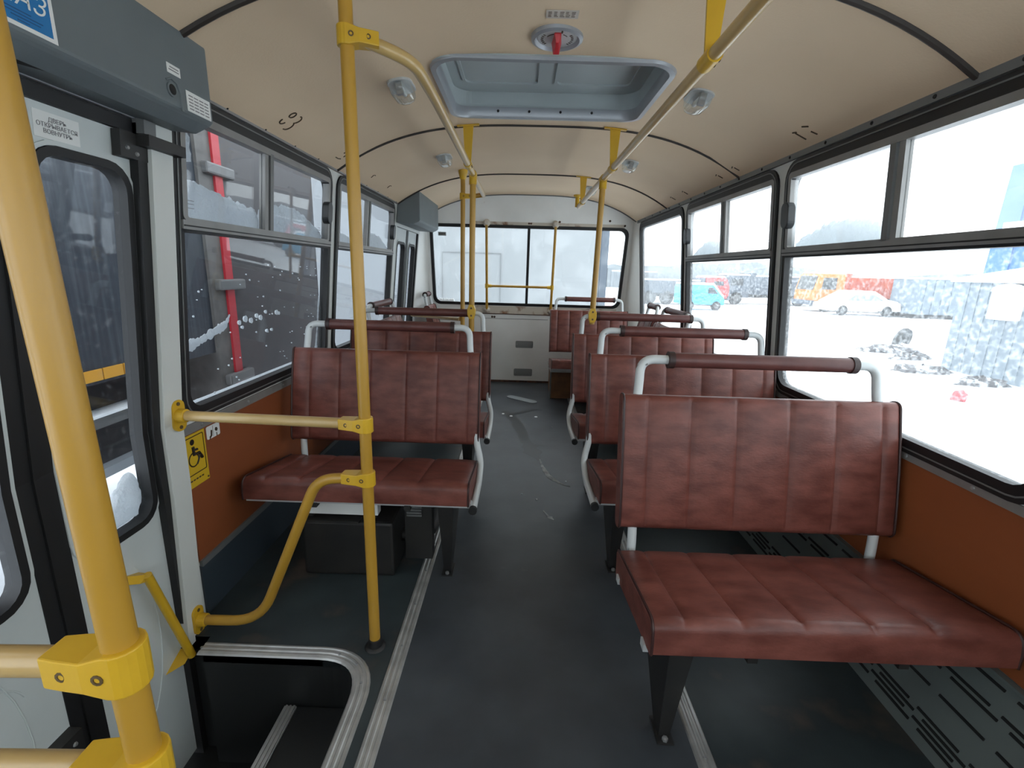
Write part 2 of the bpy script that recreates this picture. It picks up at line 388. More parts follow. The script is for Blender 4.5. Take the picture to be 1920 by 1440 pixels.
# lower body behind the hardboard
MB().rect(1.30, 3.86, 0, Z0, -.035, -.006, mL).build('lower_body', 'white_paint', wall_l)
MB().rect(YF, .26, 0, Z0, -.035, 0, mL).build('lower_body', 'white_paint', wall_l)
MB().rect(YF, 4.76, 0, Z0, -.035, -.006, mR).build('lower_body', 'white_paint', wall_r)
# door portal frames (left)
MB().rect(.26, 1.30, 1.545, Z1, -.035, 0, mL).build('door_header', 'white_paint', wall_l)
MB().rect(3.86, 4.76, 1.52, Z1, -.035, 0, mL).build('door_header', 'white_paint', wall_l)
MB().rect(3.86, 3.905, 0, 1.52, -.035, 0, mL).build('door_post', 'white_paint', wall_l)
MB().rect(4.67, 4.76, 0, 1.52, -.035, 0, mL).build('door_post', 'white_paint', wall_l)
MB().poly([(1.285, -.02), (1.362, -.02), (1.392, .5), (1.397, .9), (1.400, 1.56), (1.322, 1.56), (1.320, .9), (1.315, .5)], -.03, .022, mL).build('door_post', 'white_paint', wall_l)
MB().rect(1.290, 1.335, -.46, 1.54, -.03, .010, mL).build('door_seal', 'black_rubber', wall_l)
MB().rect(.22, .27, -.46, 1.56, -.03, .03, mL).build('door_post', 'white_paint', wall_l)
# rear corners
def corner(parent, side):
    mb = MB(); zs = [0, .4, .72, .95, 1.2, 1.45, 1.6, 1.66, 1.72, 1.78]; k = 8; vs = []
    for z in zs:
        xw = (XR(z) if side > 0 else XL(z)); xe = (1.075 if side > 0 else -.945); y0, y1 = 4.74, YR(z)
        for i in range(k + 1):
            a = math.pi / 2 * i / k; vs.append((lerp(xe, xw, math.cos(a)) , lerp(y0, y1, math.sin(a)), z))
    for z_i in range(len(zs) - 1):
        for i in range(k): a = z_i * (k + 1) + i; mb.f.append([a, a + 1, a + k + 2, a + k + 1])
    mb.v = [Vector(v) for v in vs]; return mb.build('corner_panel', 'rear_paint', parent, smooth=True)
corner(wall_r, 1); corner(wall_l, -1)
# hardboard cladding
hb = MB().rect(1.415, 3.855, .205, .662, -.006, 0, mL).build('hardboard_panel', 'hardboard', wall_l); hb['label'] = 'orange brown hardboard panel'
hb = MB().rect(-.3, 4.70, .292, .678, -.006, 0, mR).build('hardboard_panel', 'hardboard', wall_r); hb['label'] = 'orange brown hardboard panel'
tb = MB().rect(1.415, 3.855, .19, .212, -.004, .008, mL).build('panel_strip', 'alu_dark', wall_l)
MB().rect(1.415, 3.855, .660, .690, -.004, .006, mL).build('panel_strip', 'alu_dull', wall_l)
MB().rect(-.3, 4.70, .676, .700, -.004, .006, mR).build('panel_strip', 'alu_dull', wall_r)
MB().rect(1.415, 3.855, .0, .192, -.006, .002, mL).build('kick_panel', 'kick_blue', wall_l)
for y in [1.5 + .28 * k for k in range(8)]:
    MB().lathe([(.006, 0), (.005, .003), (.001, .004)], (XL(.67) + .006, y, .675), (1, 0, 0), 8).build('screw', 'steel', wall_l)
for y in [.5 + .22 * k for k in range(18)]:
    MB().lathe([(.006, 0), (.005, .003), (.001, .004)], (XR(.688) - .006, y, .688), (-1, 0, 0), 8).build('screw', 'steel', wall_r)
# heater duct along the foot of the right wall
duct = thing('heater_duct', 'grey slotted heater duct along the foot of the right wall', 'heater')
xd = lambda z: lerp(1.095, 1.190, z / .285)
MB().add([(1.095, -.1, .0), (1.190, -.1, .285), (1.193, -.1, .285), (1.192, -.1, 0), (1.095, 4.5, 0), (1.190, 4.5, .285), (1.193, 4.5, .285), (1.192, 4.5, 0)],
         [(0, 1, 5, 4), (1, 2, 6, 5), (0, 3, 2, 1), (4, 5, 6, 7), (0, 4, 7, 3), (2, 3, 7, 6)]).build('front_panel', 'duct_grey', duct)
sl = MB()
for z in (.030, .044, .058, .072, .140, .195, .210, .260):
    for k in range(26):
        y = .30 + k * .155 + (z * 37 % 1) * .05
        sl.hexa([(xd(z) - .003, y, z), (xd(z) + .004, y, z), (xd(z) + .004, y + .125, z), (xd(z) - .003, y + .125, z)],
                [(xd(z + .006) - .003, y, z + .006), (xd(z + .006) + .004, y, z + .006), (xd(z + .006) + .004, y + .125, z + .006), (xd(z + .006) - .003, y + .125, z + .006)])
sl.build('vent_slots', 'slot_black', duct, kind='stuff')
MB().box(1.176, 1.194, -.1, 4.5, .284, .292).build('top_ledge', 'duct_grey', duct)

# rear wall ---------------------------------------------------------
wall_b = thing('wall_rear', 'dirty white rear wall of the bus with rusty band', 'wall', kind=S)
MB().rect(-1.05, 1.18, 0, .70, -.035, 0, mB).build('lower_panel', 'rear_paint', wall_b)
MB().ring(rr(.065, 1.19, 2.06, .98, .0002), rr(.062, 1.238, 1.965, .79, .07), -.035, 0, mB).build('window_surround', 'rear_paint', wall_b)
mb = MB(); xs = [-1.0 + 2.14 * i / 32 for i in range(33)]
for x in xs:
    zt = max(arch(x), 1.665) + .01
    for j in range(5): z = lerp(1.655, zt, j / 4); mb.v.append(Vector((x, YR(z) - .002 - .02 * math.sin(j / 4 * math.pi) * 0, z)))
for i in range(32):
    for j in range(4): mb.f.append([i * 5 + j, (i + 1) * 5 + j, (i + 1) * 5 + j + 1, i * 5 + j + 1])
mb.build('upper_panel', 'rear_paint', wall_b, smooth=True)
MB().rect(-.55, 1.02, .752, .832, 0, .010, mB).build('rusty_rail', 'rust_band', wall_b)
MB().rect(-.55, 1.02, .745, .753, 0, .013, mB).build('rust_line', 'rust_line', wall_b)
MB().rect(-.50, 1.0, 1.638, 1.668, 0, .004, mB).build('rusty_strip', 'rust_band', wall_b)
MB().rect(-.40, .35, .0, .022, 0, .004, mB).build('rust_line', 'rust_line', wall_b)
MB().rect(-.40, .30, .695, .70, 0, .003, mB).build('panel_seam', 'box_line', wall_b)
for x, z, w, h in ((.055, .425, .19, .075), (.05, .115, .20, .08)):
    p = MB().poly(rr(x, z, w, h, .012), 0, .006, mB).build('vent_plate', 'plate_grey', wall_b)
    for sx in (-1, 1): MB().lathe([(.006, 0), (.004, .003)], (x + sx * w * .42, YR(z) - .006, z), (0, -1, 0), 8).build('screw', 'steel', p)
for x, z in ((-.30, .715), (-.275, .715), (-.42, .76), (.14, .80), (.06, .785), (0, .80), (.36, 1.68), (.85, 1.70), (1.0, 1.66), (.06, 1.66), (.08, 1.66), (-.56, .72)):
    MB().lathe([(.012, 0), (.009, .003), (.002, .004)], (x, YR(z) - .002, z), (0, -1, 0), 10).build('screw_hole', 'rust_line', wall_b)

# front bulkhead with windscreen (behind the photographer)
wall_f = thing('wall_front', 'white front bulkhead with windscreen opening behind the viewpoint', 'wall', kind=S)
mF = lambda a, b, c: (a, YF + c, b)
MB().ring(rr(.075, .95, 2.26, 2.0, .0002), rr(.075, 1.335, 2.1, .77, .1), -.03, 0, mF).build('surround', 'white_paint', wall_f)
w_f = thing('window_9', 'curved front windscreen behind the viewpoint', 'window', kind=S)
MB().rect(-.975, 1.125, .95, 1.72, -.02, -.014, mF).build('pane', 'glass_right', w_f)

# ceiling -------------------------------------------------------------
ceil = thing('ceiling', 'arched beige vinyl ceiling of the bus', 'ceiling', kind=S)
RIBS = [1.32, 2.615, 3.85, 4.845]
XA, XB = -.975, 1.105
def cz(x, y, up=0.):
    w = .006 * noise.noise((x * 1.7, y * 1.9, 3.1)) + .003 * noise.noise((x * 5, y * 4, 8.))
    d = min(abs(y - r) for r in RIBS); w *= min(1, d / .25); edge = min(abs(x - XA), abs(x - XB)); w *= min(1, edge / .2)
    return arch(x) + w + up
def panel(y0, y1, nx=48, ny=18):
    mb = MB()
    for j in range(ny + 1):
        for i in range(nx + 1):
            x = lerp(XA, XB, i / nx); y = lerp(y0, y1, j / ny); mb.v.append(Vector((x, y, cz(x, y))))
    for j in range(ny):
        for i in range(nx): a = j * (nx + 1) + i; mb.f.append([a, a + 1, a + nx + 2, a + nx + 1])
    return mb.build('ceiling_panel', 'ceiling_vinyl', ceil, smooth=True)
panel(YF, 1.32); panel(2.615, 3.85); panel(3.85, 4.96)
HX, HY, HW, HH = .088, 2.14, .83, .63
mb = MB(); k = 14; out_pts = rr((XA + XB) / 2, (1.32 + 2.615) / 2, XB - XA, 2.615 - 1.32, .0002, k); inn = rr(HX, HY, HW, HH, .085, k)
# matched loops: spread the outer loop evenly so that the panel follows the arch
def even_outer(inner, x0, x1, y0, y1):
    c = Vector((HX, HY)); res = []
    for a, b in inner:
        d = Vector((a, b)) - c; t = 1e9
        if d.x > 1e-6: t = min(t, (x1 - c.x) / d.x)
        if d.x < -1e-6: t = min(t, (x0 - c.x) / d.x)
        if d.y > 1e-6: t = min(t, (y1 - c.y) / d.y)
        if d.y < -1e-6: t = min(t, (y0 - c.y) / d.y)
        q = c + d * t; res.append((q.x, q.y))
    return res
def densify(loop, n):
    r_ = []
    for i in range(len(loop)):
        a, b = Vector(loop[i]), Vector(loop[(i + 1) % len(loop)]); m_ = max(1, int((b - a).length / n))
        for k_ in range(m_): q = a.lerp(b, k_ / m_); r_.append((q.x, q.y))
    return r_
inn = densify(rr(HX, HY, HW, HH, .085, 8), .03); outp = even_outer(inn, XA, XB, 1.32, 2.615)
# snap the loop points nearest to the corners onto them
for cx_, cy2 in ((XA, 1.32), (XB, 1.32), (XA, 2.615), (XB, 2.615)):
    bi = min(range(len(outp)), key=lambda i: (outp[i][0] - cx_) ** 2 + (outp[i][1] - cy2) ** 2); outp[bi] = (cx_, cy2)
RG = 14; n = len(inn)
for j in range(RG + 1):
    for (a, b), (p, q) in zip(outp, inn): x, y = lerp(a, p, j / RG), lerp(b, q, j / RG); mb.v.append(Vector((x, y, cz(x, y))))
for j in range(RG):
    for i in range(n): k2 = (i + 1) % n; mb.f.append([j * n + i, j * n + k2, (j + 1) * n + k2, (j + 1) * n + i])
mb.build('ceiling_panel', 'ceiling_vinyl', ceil, smooth=True)
# outer roof skin keeps the daylight out
mb = MB()
ys = [YF - .05, HY - HH / 2 - .02, HY + HH / 2 + .02, 5.0]
for y0, y1 in ((ys[0], ys[1]), (ys[2], ys[3])):
    o_ = len(mb.v)
    for y in (y0, y1):
        for i in range(25): x = lerp(-1.12, 1.27, i / 24); mb.v.append(Vector((x, y, max(1.70, arch(lerp(XA, XB, i / 24)) + .03))))
    for i in range(24): mb.f.append([o_ + i, o_ + i + 1, o_ + 26 + i, o_ + 25 + i])
for xa, xb in ((-1.12, HX - HW / 2 - .02), (HX + HW / 2 + .02, 1.27)):
    o_ = len(mb.v)
    for y in (ys[1], ys[2]):
        for i in range(13): x = lerp(xa, xb, i / 12); t_ = (x + 1.12) / 2.39; mb.v.append(Vector((x, y, max(1.70, arch(lerp(XA, XB, t_)) + .03))))
    for i in range(12): mb.f.append([o_ + i, o_ + i + 1, o_ + 14 + i, o_ + 13 + i])
mb.build('roof_skin', 'white_paint', ceil)
for nr, y in enumerate(RIBS):
    r_ = .0075 if y > 2 else .010
    mb = MB(); mb.tube([(lerp(XA + .01, XB - .01, i / 40), y, arch(lerp(XA + .01, XB - .01, i / 40)) - .001) for i in range(41)], r_, 8)
    mb.build('ceiling_rib', 'rib_dark' if nr < 3 else 'alu_dark', ceil, smooth=True)
# cornice strips between wall and ceiling
for side, mp, nm, lb in ((-1, mL, 'trim_4', 'grey metal cornice strip above the left windows'), (1, mR, 'trim_5', 'grey metal cornice strip above the right windows')):
    t = thing(nm, lb, 'trim', kind=S)
    MB().poly([(YF, 1.676), (4.80, 1.676), (4.80, 1.700), (YF, 1.700)], -.01, .012, mp).build('strip', 'alu_dull' if side < 0 else 'alu_dark', t)
    MB().poly([(YF, 1.698), (4.80, 1.698), (4.80, 1.716), (YF, 1.716)], -.01, .004, mp).build('strip', 'alu_dark' if side < 0 else 'rib_dark', t)
    for k in range(16):
        y = 1.2 + k * .235; p = Vector(mp(y, 1.688, .012)); MB().lathe([(.006, 0), (.005, .003), (.001, .004)], p, (-side, 0, 0), 8).build('screw', 'slot_black', t)
# roof hatch
hatch = thing('roof_hatch', 'grey rectangular roof hatch with rounded corners in the ceiling', 'hatch')
mpc = lambda a, b, c: (a, b, cz(a, b) - c)
MB().ring(densify(rr(HX, HY, HW + .05, HH + .05, .10, 8), .05), densify(rr(HX, HY, HW + .05, HH + .05, .10, 8), .05), 0, 0, mpc)
o1 = rr(HX, HY, HW + .045, HH + .045, .105, 10); i1 = rr(HX, HY, HW - .012, HH - .012, .08, 10)
mb = MB(); nn = len(o1)
for (a, b), (p, q) in zip(o1, i1):
    for (x, y, d) in ((a, b, .0), (lerp(a, p, .15), lerp(b, q, .15), .010), (lerp(a, p, .8), lerp(b, q, .8), .012), (p, q, .0), (p, q, -.035)): mb.v.append(Vector((x, y, cz(x, y) - d)))
for i in range(nn):
    k2 = (i + 1) % nn
    for j in range(4): mb.f.append([i * 5 + j, k2 * 5 + j, k2 * 5 + j + 1, i * 5 + j + 1])
mb.build('frame', 'hatch_frame', hatch, smooth=True)
mb = MB().ring(rr(HX, HY, HW + .04, HH + .04, .09, 10), rr(HX, HY, HW + .01, HH + .01, .09, 10), 1.90, 2.02, lambda a, b, c: (a, b, c)); mb.build('well_wall', 'hatch_grey', hatch)
MB().box(HX - HW / 2 - .03, HX + HW / 2 + .03, HY - HH / 2 - .03, HY + HH / 2 + .03, 2.01, 2.03).build('lid', 'hatch_grey', hatch)
for sx in (-1, 1):
    MB().ring(rr(HX + sx * .20, HY, .34, .42, .03), rr(HX + sx * .20, HY, .315, .395, .03), 2.002, 2.011, lambda a, b, c: (a, b, c)).build('embossed_panel', 'hatch_grey', hatch)
for k in range(4):
    MB().lathe([(.006, 0), (.005, .004)], (HX - .22 + .145 * k, HY + HH / 2 - .012, cz(HX, HY + .3) + .01), (0, -1, 0), 8).build('screw', 'slot_black', hatch)
# emergency dial
DX, DY = .088, 1.685; dz = cz(DX, DY)
dial = thing('emergency_dial', 'round grey dial with red knob in the ceiling ahead of the hatch', 'dial', (DX, DY, dz))
dn = (0, 0, -1)
MB().lathe([(.082, -.004), (.080, .008), (.070, .012), (.066, .006), (.058, -.002)], (0, 0, 0), dn, 32).build('bezel', 'hatch_frame', dial, smooth=True)
MB().lathe([(.066, 0), (.060, .004), (.05, .0045)], (0, 0, 0), dn, 32).build('face', 'dial_face', dial)
kb = MB().hexa([(-.011, -.042, -.004), (.011, -.042, -.004), (.016, .03, -.004), (-.016, .03, -.004)], [(-.005, -.036, -.030), (.005, -.036, -.030), (.010, .026, -.038), (-.010, .026, -.038)])
kb.build('knob', 'knob_red', dial, bevel=.003)
ink = MB()
for a0, a1 in ((205, 250), (300, 330)):
    pts = [(.034 * math.cos(math.radians(lerp(a0, a1, i / 8))), .034 * math.sin(math.radians(lerp(a0, a1, i / 8))), -.0052) for i in range(9)]; ink.tube(pts, .0012, 5)
ink.box(.010, .015, -.052, -.038, -.006, -.0045)
for a in list(range(140, 215, 12)) + list(range(-30, 45, 12)):
    c, s_ = math.cos(math.radians(a)), math.sin(math.radians(a)); ink.tube([(c * .043, s_ * .043, -.0052), (c * .051, s_ * .051, -.0052)], .0013, 4)
ink.build('dial_markings', 'ink', dial, kind='stuff')
# small pale notice above the dial
nt_ = thing('ceiling_notice', 'small pale printed notice stuck on the ceiling near the dial', 'sticker', (.093, 1.55, cz(.093, 1.55)))
MB().box(-.046, .046, -.022, .022, -.0015, -.0003).build('paper', 'sticker_pale', nt_)
tx = MB()
for k in range(4):
    for q in range(5): tx.box(-.04 + q * .0165, -.04 + q * .0165 + .008 + .006 * random.random(), -.014 + k * .008, -.0115 + k * .008, -.0019, -.0014)
tx.build('print', 'glue', nt_)
# worn seat numbers (dark glue marks) above the windows
def mark(pts_list, mp, label, r=.003):
    mb = MB()
    for pts in pts_list: mb.tube([mp(a, b) for a, b in pts], r, 5)
    o = mb.build('worn_seat_number', 'glue', ceil); o['label'] = label
def cmap(x0, y0, s=1.):
    return lambda a, b: (x0 + b, y0 + a, cz(x0 + b, y0 + a) - .0005)
circ = lambda cx, cy, r, a0=0, a1=360, n=10: [(cx + r * math.cos(math.radians(lerp(a0, a1, i / n))), cy + r * math.sin(math.radians(lerp(a0, a1, i / n)))) for i in range(n + 1)]
mark([circ(0, .018, .013), circ(-.002, -.016, .015, 170, 350), circ(.045, .012, .018, -70, 110), circ(.045, -.022, .020, -100, 60)], cmap(-.885, 1.93), 'dark worn number on the left ceiling edge')
mark([circ(0, .01, .015, 0, 200), circ(.05, 0, .03, 100, 200), [(-.03, -.03), (0, -.03), (.02, -.025)]], cmap(-.885, 2.50), 'dark worn number on the left ceiling edge')
mark([[(0, .02), (.01, -.02)], [(0, -.02), (.02, -.025)], [(-.07, .02), (-.06, .0)], [(-.075, -.02), (-.05, -.03)]], cmap(1.04, 1.98), 'dark worn number on the right ceiling edge')
for yy in (2.55, 2.75, 3.3, 3.55):
    mark([[(0, .012), (.008, -.012)], [(.012, -.02), (.03, -.015)]], cmap(1.05, yy), 'dark worn number on the right ceiling edge')
for yy in (3.0, 3.35):
    mark([[(0, .01), (.01, -.01)], [(.01, .012), (.025, .012)]], cmap(-.90, yy), 'dark worn number on the left ceiling edge')

# ------------------------------------------------------------------ side windows
def side_window(name, label, mp, side, y0, y1, bar=None, knob=None, gl=('glass_left', 'glass_left'), mid=True):
    t = thing(name, label, 'window', kind=S)
    b0, b1 = .705, 1.665; cy, cz_ = (y0 + y1) / 2, (b0 + b1) / 2
    g_o, g_i = (.03, .028)
    MB().ring(rr(cy, cz_, y1 - y0 + .014, b1 - b0 + .014, .08), rr(cy, (b0 + .034 + b1 - .045) / 2, y1 - y0 - .056, b1 - b0 - .079, .06), -.028, .010, mp).build('rubber_gasket', 'black_rubber', t, smooth=True)
    MB().ring(rr(cy, cz_, y1 - y0 - .010, b1 - b0 - .010, .075), rr(cy, cz_, y1 - y0 - .018, b1 - b0 - .018, .072), .008, .0125, mp).build('gasket_bead', 'alu_dark', t)
    i0, i1 = y0 + .028, y1 - .028
    if not mid:
        MB().poly(rr(cy, cz_ - .005, i1 - i0 + .01, b1 - b0 - .075, .06), -.016, -.012, mp).build('pane', gl[0], t); return t
    zb = 1.302
    MB().poly(rr(cy, (b0 + .032 + zb) / 2, i1 - i0 + .01, zb - b0 - .032, .05), -.016, -.012, mp).build('lower_pane', gl[0], t)
    MB().rect(i0 - .01, i1 + .01, zb - .012, zb - .004, -.02, .010, mp).build('rail_seal', 'black_rubber', t)
    mr = MB().rect(i0 - .015, i1 + .015, zb - .004, zb + .022, -.02, .018, mp).build('middle_rail', 'alu_dull', t)
    MB().rect(i0 - .012, i1 + .012, zb + .004, zb + .008, .018, .020, mp).build('rail_groove', 'black_rubber', mr)
    MB().ring(rr(cy, (zb + .02 + 1.628) / 2, i1 - i0 + .01, 1.628 - zb - .02, .02), rr(cy, (zb + .03 + 1.605) / 2, i1 - i0 - .03, 1.605 - zb - .03, .008), -.02, .012, mp).build('sash_frame', 'alu_dull', t)
    # two panes meeting at overlapping stiles
    ba, bb = bar - .028, bar + .028
    near = MB().rect(i0 + .012, bb, zb + .024, 1.612, -.018, -.014, mp).build('sliding_pane', gl[1], t)
    MB().rect(ba, bar - .004, zb + .022, 1.612, -.016, .008, mp).build('stile', 'alu_dull', near)
    far = MB().rect(ba, i1 - .012, zb + .024, 1.612, -.008, -.004, mp).build('sliding_pane', gl[1], t)
    MB().rect(bar + .004, bb, zb + .022, 1.612, -.012, .012, mp).build('stile', 'alu_dark', far)
    if knob:
        k = MB().poly(rr(knob, 1.46, .058, .105, .028), -.002, .030, mp).build('latch_knob', 'knob_black', far, bevel=.004)
    for y in (i0 + .05, i1 - .08):
        sc = MB()
        for q in (0, .012, .022): sc.rect(y, y + .03, zb + .06 + q, zb + .0615 + q, -.0135, -.0128, mp)
        sc.build('glass_marking', 'sticker_text', near)
    return t
GL = ('glass_left', 'glass_left'); GR = ('glass_right', 'glass_right_up')
side_window('window_1', 'front left window with snow piled against its sliding panes', mL, -1, 1.425, 2.555, 1.94, 2.495, GL)
side_window('window_2', 'second left window just ahead of the rear door', mL, -1, 2.635, 3.785, 3.17, 3.735, GL)
side_window('window_3', 'large front right window nearest the foremost bench', mR, 1, .995, 2.165, 1.552, 2.125, GR)
side_window('window_4', 'second right window with sliding top sash', mR, 1, 2.235, 3.405, 2.80, 3.375, GR)
side_window('window_5', 'rearmost right window with a single undivided pane', mR, 1, 3.475, 4.715, None, None, GR, mid=False)
side_window('window_7', 'driver side right window beside the viewpoint', mR, 1, -.25, .915, .3, .87, GR)
side_window('window_8', 'front left window ahead of the entrance door', mL, -1, -1.2, .18, None, None, GL, mid=False)
side_window('window_10', 'small foremost right window behind the viewpoint', mR, 1, -1.45, -.36, None, None, GR, mid=False)
# rear window
wr = thing('window_6', 'wide two-pane rear window in a black rubber gasket', 'window', kind=S)
RX, RZ, RW_, RH_ = .062, 1.238, 1.965, .79
MB().ring(rr(RX, RZ, RW_ + .012, RH_ + .012, .075), rr(RX, RZ, RW_ - .045, RH_ - .045, .065), -.028, .009, mB).build('rubber_gasket', 'black_rubber', wr, smooth=True)
MB().rect(RX - .013, RX + .013, RZ - RH_ / 2, RZ + RH_ / 2, -.02, .008, mB).build('centre_bar', 'black_rubber', wr)
MB().rect(RX - RW_ / 2 + .01, RX, RZ - RH_ / 2 + .015, RZ + RH_ / 2 - .015, -.018, -.014, mB).build('pane', 'glass_rear', wr)
MB().rect(RX, RX + RW_ / 2 - .01, RZ - RH_ / 2 + .015, RZ + RH_ / 2 - .015, -.018, -.014, mB).build('pane', 'glass_rear', wr)
pp = MB().rect(-.845, -.765, 1.525, 1.56, -.013, -.010, mB).build('data_plate', 'plate_grey', wr)
tx = MB()
for k in range(5): tx.rect(-.835 + k * .013, -.826 + k * .013, 1.537, 1.547, -.0098, -.0092, mB)
tx.build('print', 'ink', pp)
sn = MB()
for k in range(9):
    x = -.88 + k * .02; sn.lathe([(.02, 0), (.015, .012 + .01 * random.random()), (.004, .03)], (x, YR(.87) - .008 + .02, .868), n=7)
sn.build('snow_rim', 'snow_window', wr)

# ------------------------------------------------------------------ doors
def door_leaf(parent, y0, y1, zb, zt, wy0, wy1, wz0, wz1, r=.07, c=-.02):
    lf = MB().ring(rr((y0 + y1) / 2, (zb + zt) / 2, y1 - y0, zt - zb, .004), rr((wy0 + wy1) / 2, (wz0 + wz1) / 2, wy1 - wy0, wz1 - wz0, r), c - .02, c + .008, mL).build('leaf', 'door_paint', parent)
    MB().ring(rr((wy0 + wy1) / 2, (wz0 + wz1) / 2, wy1 - wy0 + .026, wz1 - wz0 + .026, r + .012), rr((wy0 + wy1) / 2, (wz0 + wz1) / 2, wy1 - wy0 + .006, wz1 - wz0 + .006, r), c + .004, c + .013, mL).build('pressed_rim', 'door_paint', lf, smooth=True)
    MB().ring(rr((wy0 + wy1) / 2, (wz0 + wz1) / 2, wy1 - wy0 + .004, wz1 - wz0 + .004, r), rr((wy0 + wy1) / 2, (wz0 + wz1) / 2, wy1 - wy0 - .034, wz1 - wz0 - .034, r * .75), c - .022, c + .016, mL).build('rubber_gasket', 'black_rubber', lf, smooth=True)
    MB().poly(rr((wy0 + wy1) / 2, (wz0 + wz1) / 2, wy1 - wy0 - .02, wz1 - wz0 - .02, r * .75), c - .008, c - .004, mL).build('pane', 'glass_left', lf)
    return lf
d1 = thing('door_1', 'white folding entrance door on the left with tall rounded windows', 'door', kind=S)
lfA = door_leaf(d1, 1.005, 1.300, -.44, 1.515, 1.020, 1.284, .455, 1.435)
lfB = door_leaf(d1, .625, .925, -.44, 1.515, .640, .905, .455, 1.435)
lfC = door_leaf(d1, .285, .61, -.44, 1.515, .305, .59, .455, 1.435)
MB().rect(.920, 1.008, -.44, 1.52, -.035, -.010, mL).build('middle_seal', 'black_rubber', d1)
MB().rect(.955, .968, -.44, 1.52, -.012, -.004, mL).build('seal_lip', 'black_rubber', d1)
MB().rect(.608, .628, -.44, 1.52, -.035, -.012, mL).build('hinge_seal', 'black_rubber', d1)
MB().rect(.27, 1.305, 1.515, 1.548, -.03, .0, mL).build('top_seal', 'black_rubber', d1)
MB().rect(.27, 1.305, 1.548, 1.562, -.03, .008, mL).build('top_rail', 'hatch_frame', d1)
# pressed line ornament on the lower leaf
for lf, yc in ((lfA, 1.165), (lfB, .78)):
    em = MB()
    em.tube([mL(yc - .02 + .09 * math.cos(a), .22 + .10 * math.sin(a), -.0115) for a in [math.radians(q) for q in range(20, 110, 10)]], .002, 6)
    em.tube([mL(yc - .07 + .13 * math.cos(a), .12 + .30 * math.sin(a), -.0115) for a in [math.radians(q) for q in range(-80, 60, 12)]], .002, 6)
    em.build('pressed_line', 'door_paint', lf, smooth=True)
# hinge arm at the top corner of the far leaf
hg = MB().rect(1.235, 1.335, 1.452, 1.512, -.010, .012, mL); hg.rect(1.285, 1.42, 1.485, 1.512, .0, .045, mL); hg.build('hinge_arm', 'black_metal', d1)
MB().rect(1.29, 1.33, 1.515, 1.56, .0, .03, mL).build('hinge_block', 'alu_dark', d1)
for y in (1.255, 1.285): MB().lathe([(.006, 0), (.004, .004)], Vector(mL(y, 1.465 + (1.285 - y) * .3, .012)), (1, 0, 0), 8).build('bolt', 'steel', d1)
hg = MB().rect(.86, .918, .0, .085, -.012, .02, mL).build('hinge_plate', 'black_metal', d1)
for z in (.03, .06): MB().lathe([(.006, 0), (.004, .004)], Vector(mL(.895, z, .02)), (1, 0, 0), 8).build('bolt', 'steel', hg)
# printed notice on the door
st = MB().rect(1.045, 1.150, 1.448, 1.500, -.0118, -.0105, mL).build('door_notice', 'sticker_white', lfA); st['label'] = 'white printed notice'
text_mesh('lettering', 'ДВЕРЬ\nОТКРЫВАЕТСЯ\nВОВНУТРЬ', .0125, 'sticker_text', Vector(mL(1.0975, 1.474, -.0104)), (0, 1, 0), (.095, 0, 1), st, lift=.0008)
# yellow door handle
dh = thing('door_handle_bar', 'yellow slanted grab handle bolted to the entrance door', 'handle')
pa, pb = Vector(mL(1.165, .335, .028)), Vector(mL(1.282, -.045, .028))
MB().tube([pa, pb], .0125, 12).build('bar', 'clamp_yellow', dh, smooth=True)
for p, sg_ in ((pa, 1), (pb, -1)):
    dv = (pb - pa).normalized(); c_ = p + dv * (.012 * sg_); w_ = Vector((0, .026, .010))
    base = Vector((-.040, 0, 0)); tip = Vector((0, -.050, .022 * sg_))
    MB().hexa([c_ + w_ * .5, c_ - w_ * .5, c_ - w_ * .5 + tip * .35, c_ + w_ * .5 + tip * .2], [c_ + w_ * .6 + base, c_ - w_ * .6 + base, c_ - w_ * .5 + tip + base, c_ + w_ * .5 + tip + base]).build('flange', 'clamp_yellow', dh)
# rear door
d2 = thing('door_2', 'white folding rear door with two narrow windows at the left back', 'door', kind=S)
door_leaf(d2, 3.91, 4.270, -.40, 1.515, 3.955, 4.235, .50, 1.41, .06)
door_leaf(d2, 4.330, 4.665, -.40, 1.515, 4.365, 4.625, .50, 1.41, .06)
MB().rect(4.268, 4.333, -.40, 1.515, -.03, -.008, mL).build('middle_seal', 'black_rubber', d2)
MB().rect(4.663, 4.69, -.0, 1.515, -.03, .004, mL).build('edge_seal', 'black_rubber', d2)

# ------------------------------------------------------------------ door machinery housings
def housing(name, label, y0, y1, xi, zb, ztop):
    t = thing(name, label, 'housing')
    pr = [(XL(zb) + .002, zb + .01), (xi - .055, zb), (xi - .012, zb + .035), (xi, zb + .06), (xi, ztop), (XL(1.7) + .004, ztop - .03 if ztop - .03 < 1.70 else 1.72)]
    zc = lambda x: min(arch(x) - .002, 1.93)
    pr = [(XL(zb) + .002, zb + .008), (xi - .050, zb), (xi - .010, zb + .018), (xi, zb + .028), (xi, zc(xi)), ((xi + XL(1.7)) / 2, zc((xi + XL(1.7)) / 2)), (XL(1.68) + .002, 1.70)]
    MB().poly(pr, y0, y1, lambda a, b, c: (a, c, b)).build('cover', 'box_grey', t, bevel=.006)
    return t
hs = housing('door_gear_housing', 'large grey door gear housing above the front entrance', .22, 1.405, -.850, 1.543, 1.83)
MB().lathe([(.016, 0), (.016, .004), (.011, .004), (.011, -.004)], (-.850, 1.250, 1.603), (1, 0, 0), 20).build('socket_rim', 'box_grey', hs, smooth=True)
MB().lathe([(.0115, 0), (.0115, .0045)], (-.850, 1.250, 1.603), (1, 0, 0), 20).build('socket_hole', 'slot_black', hs)
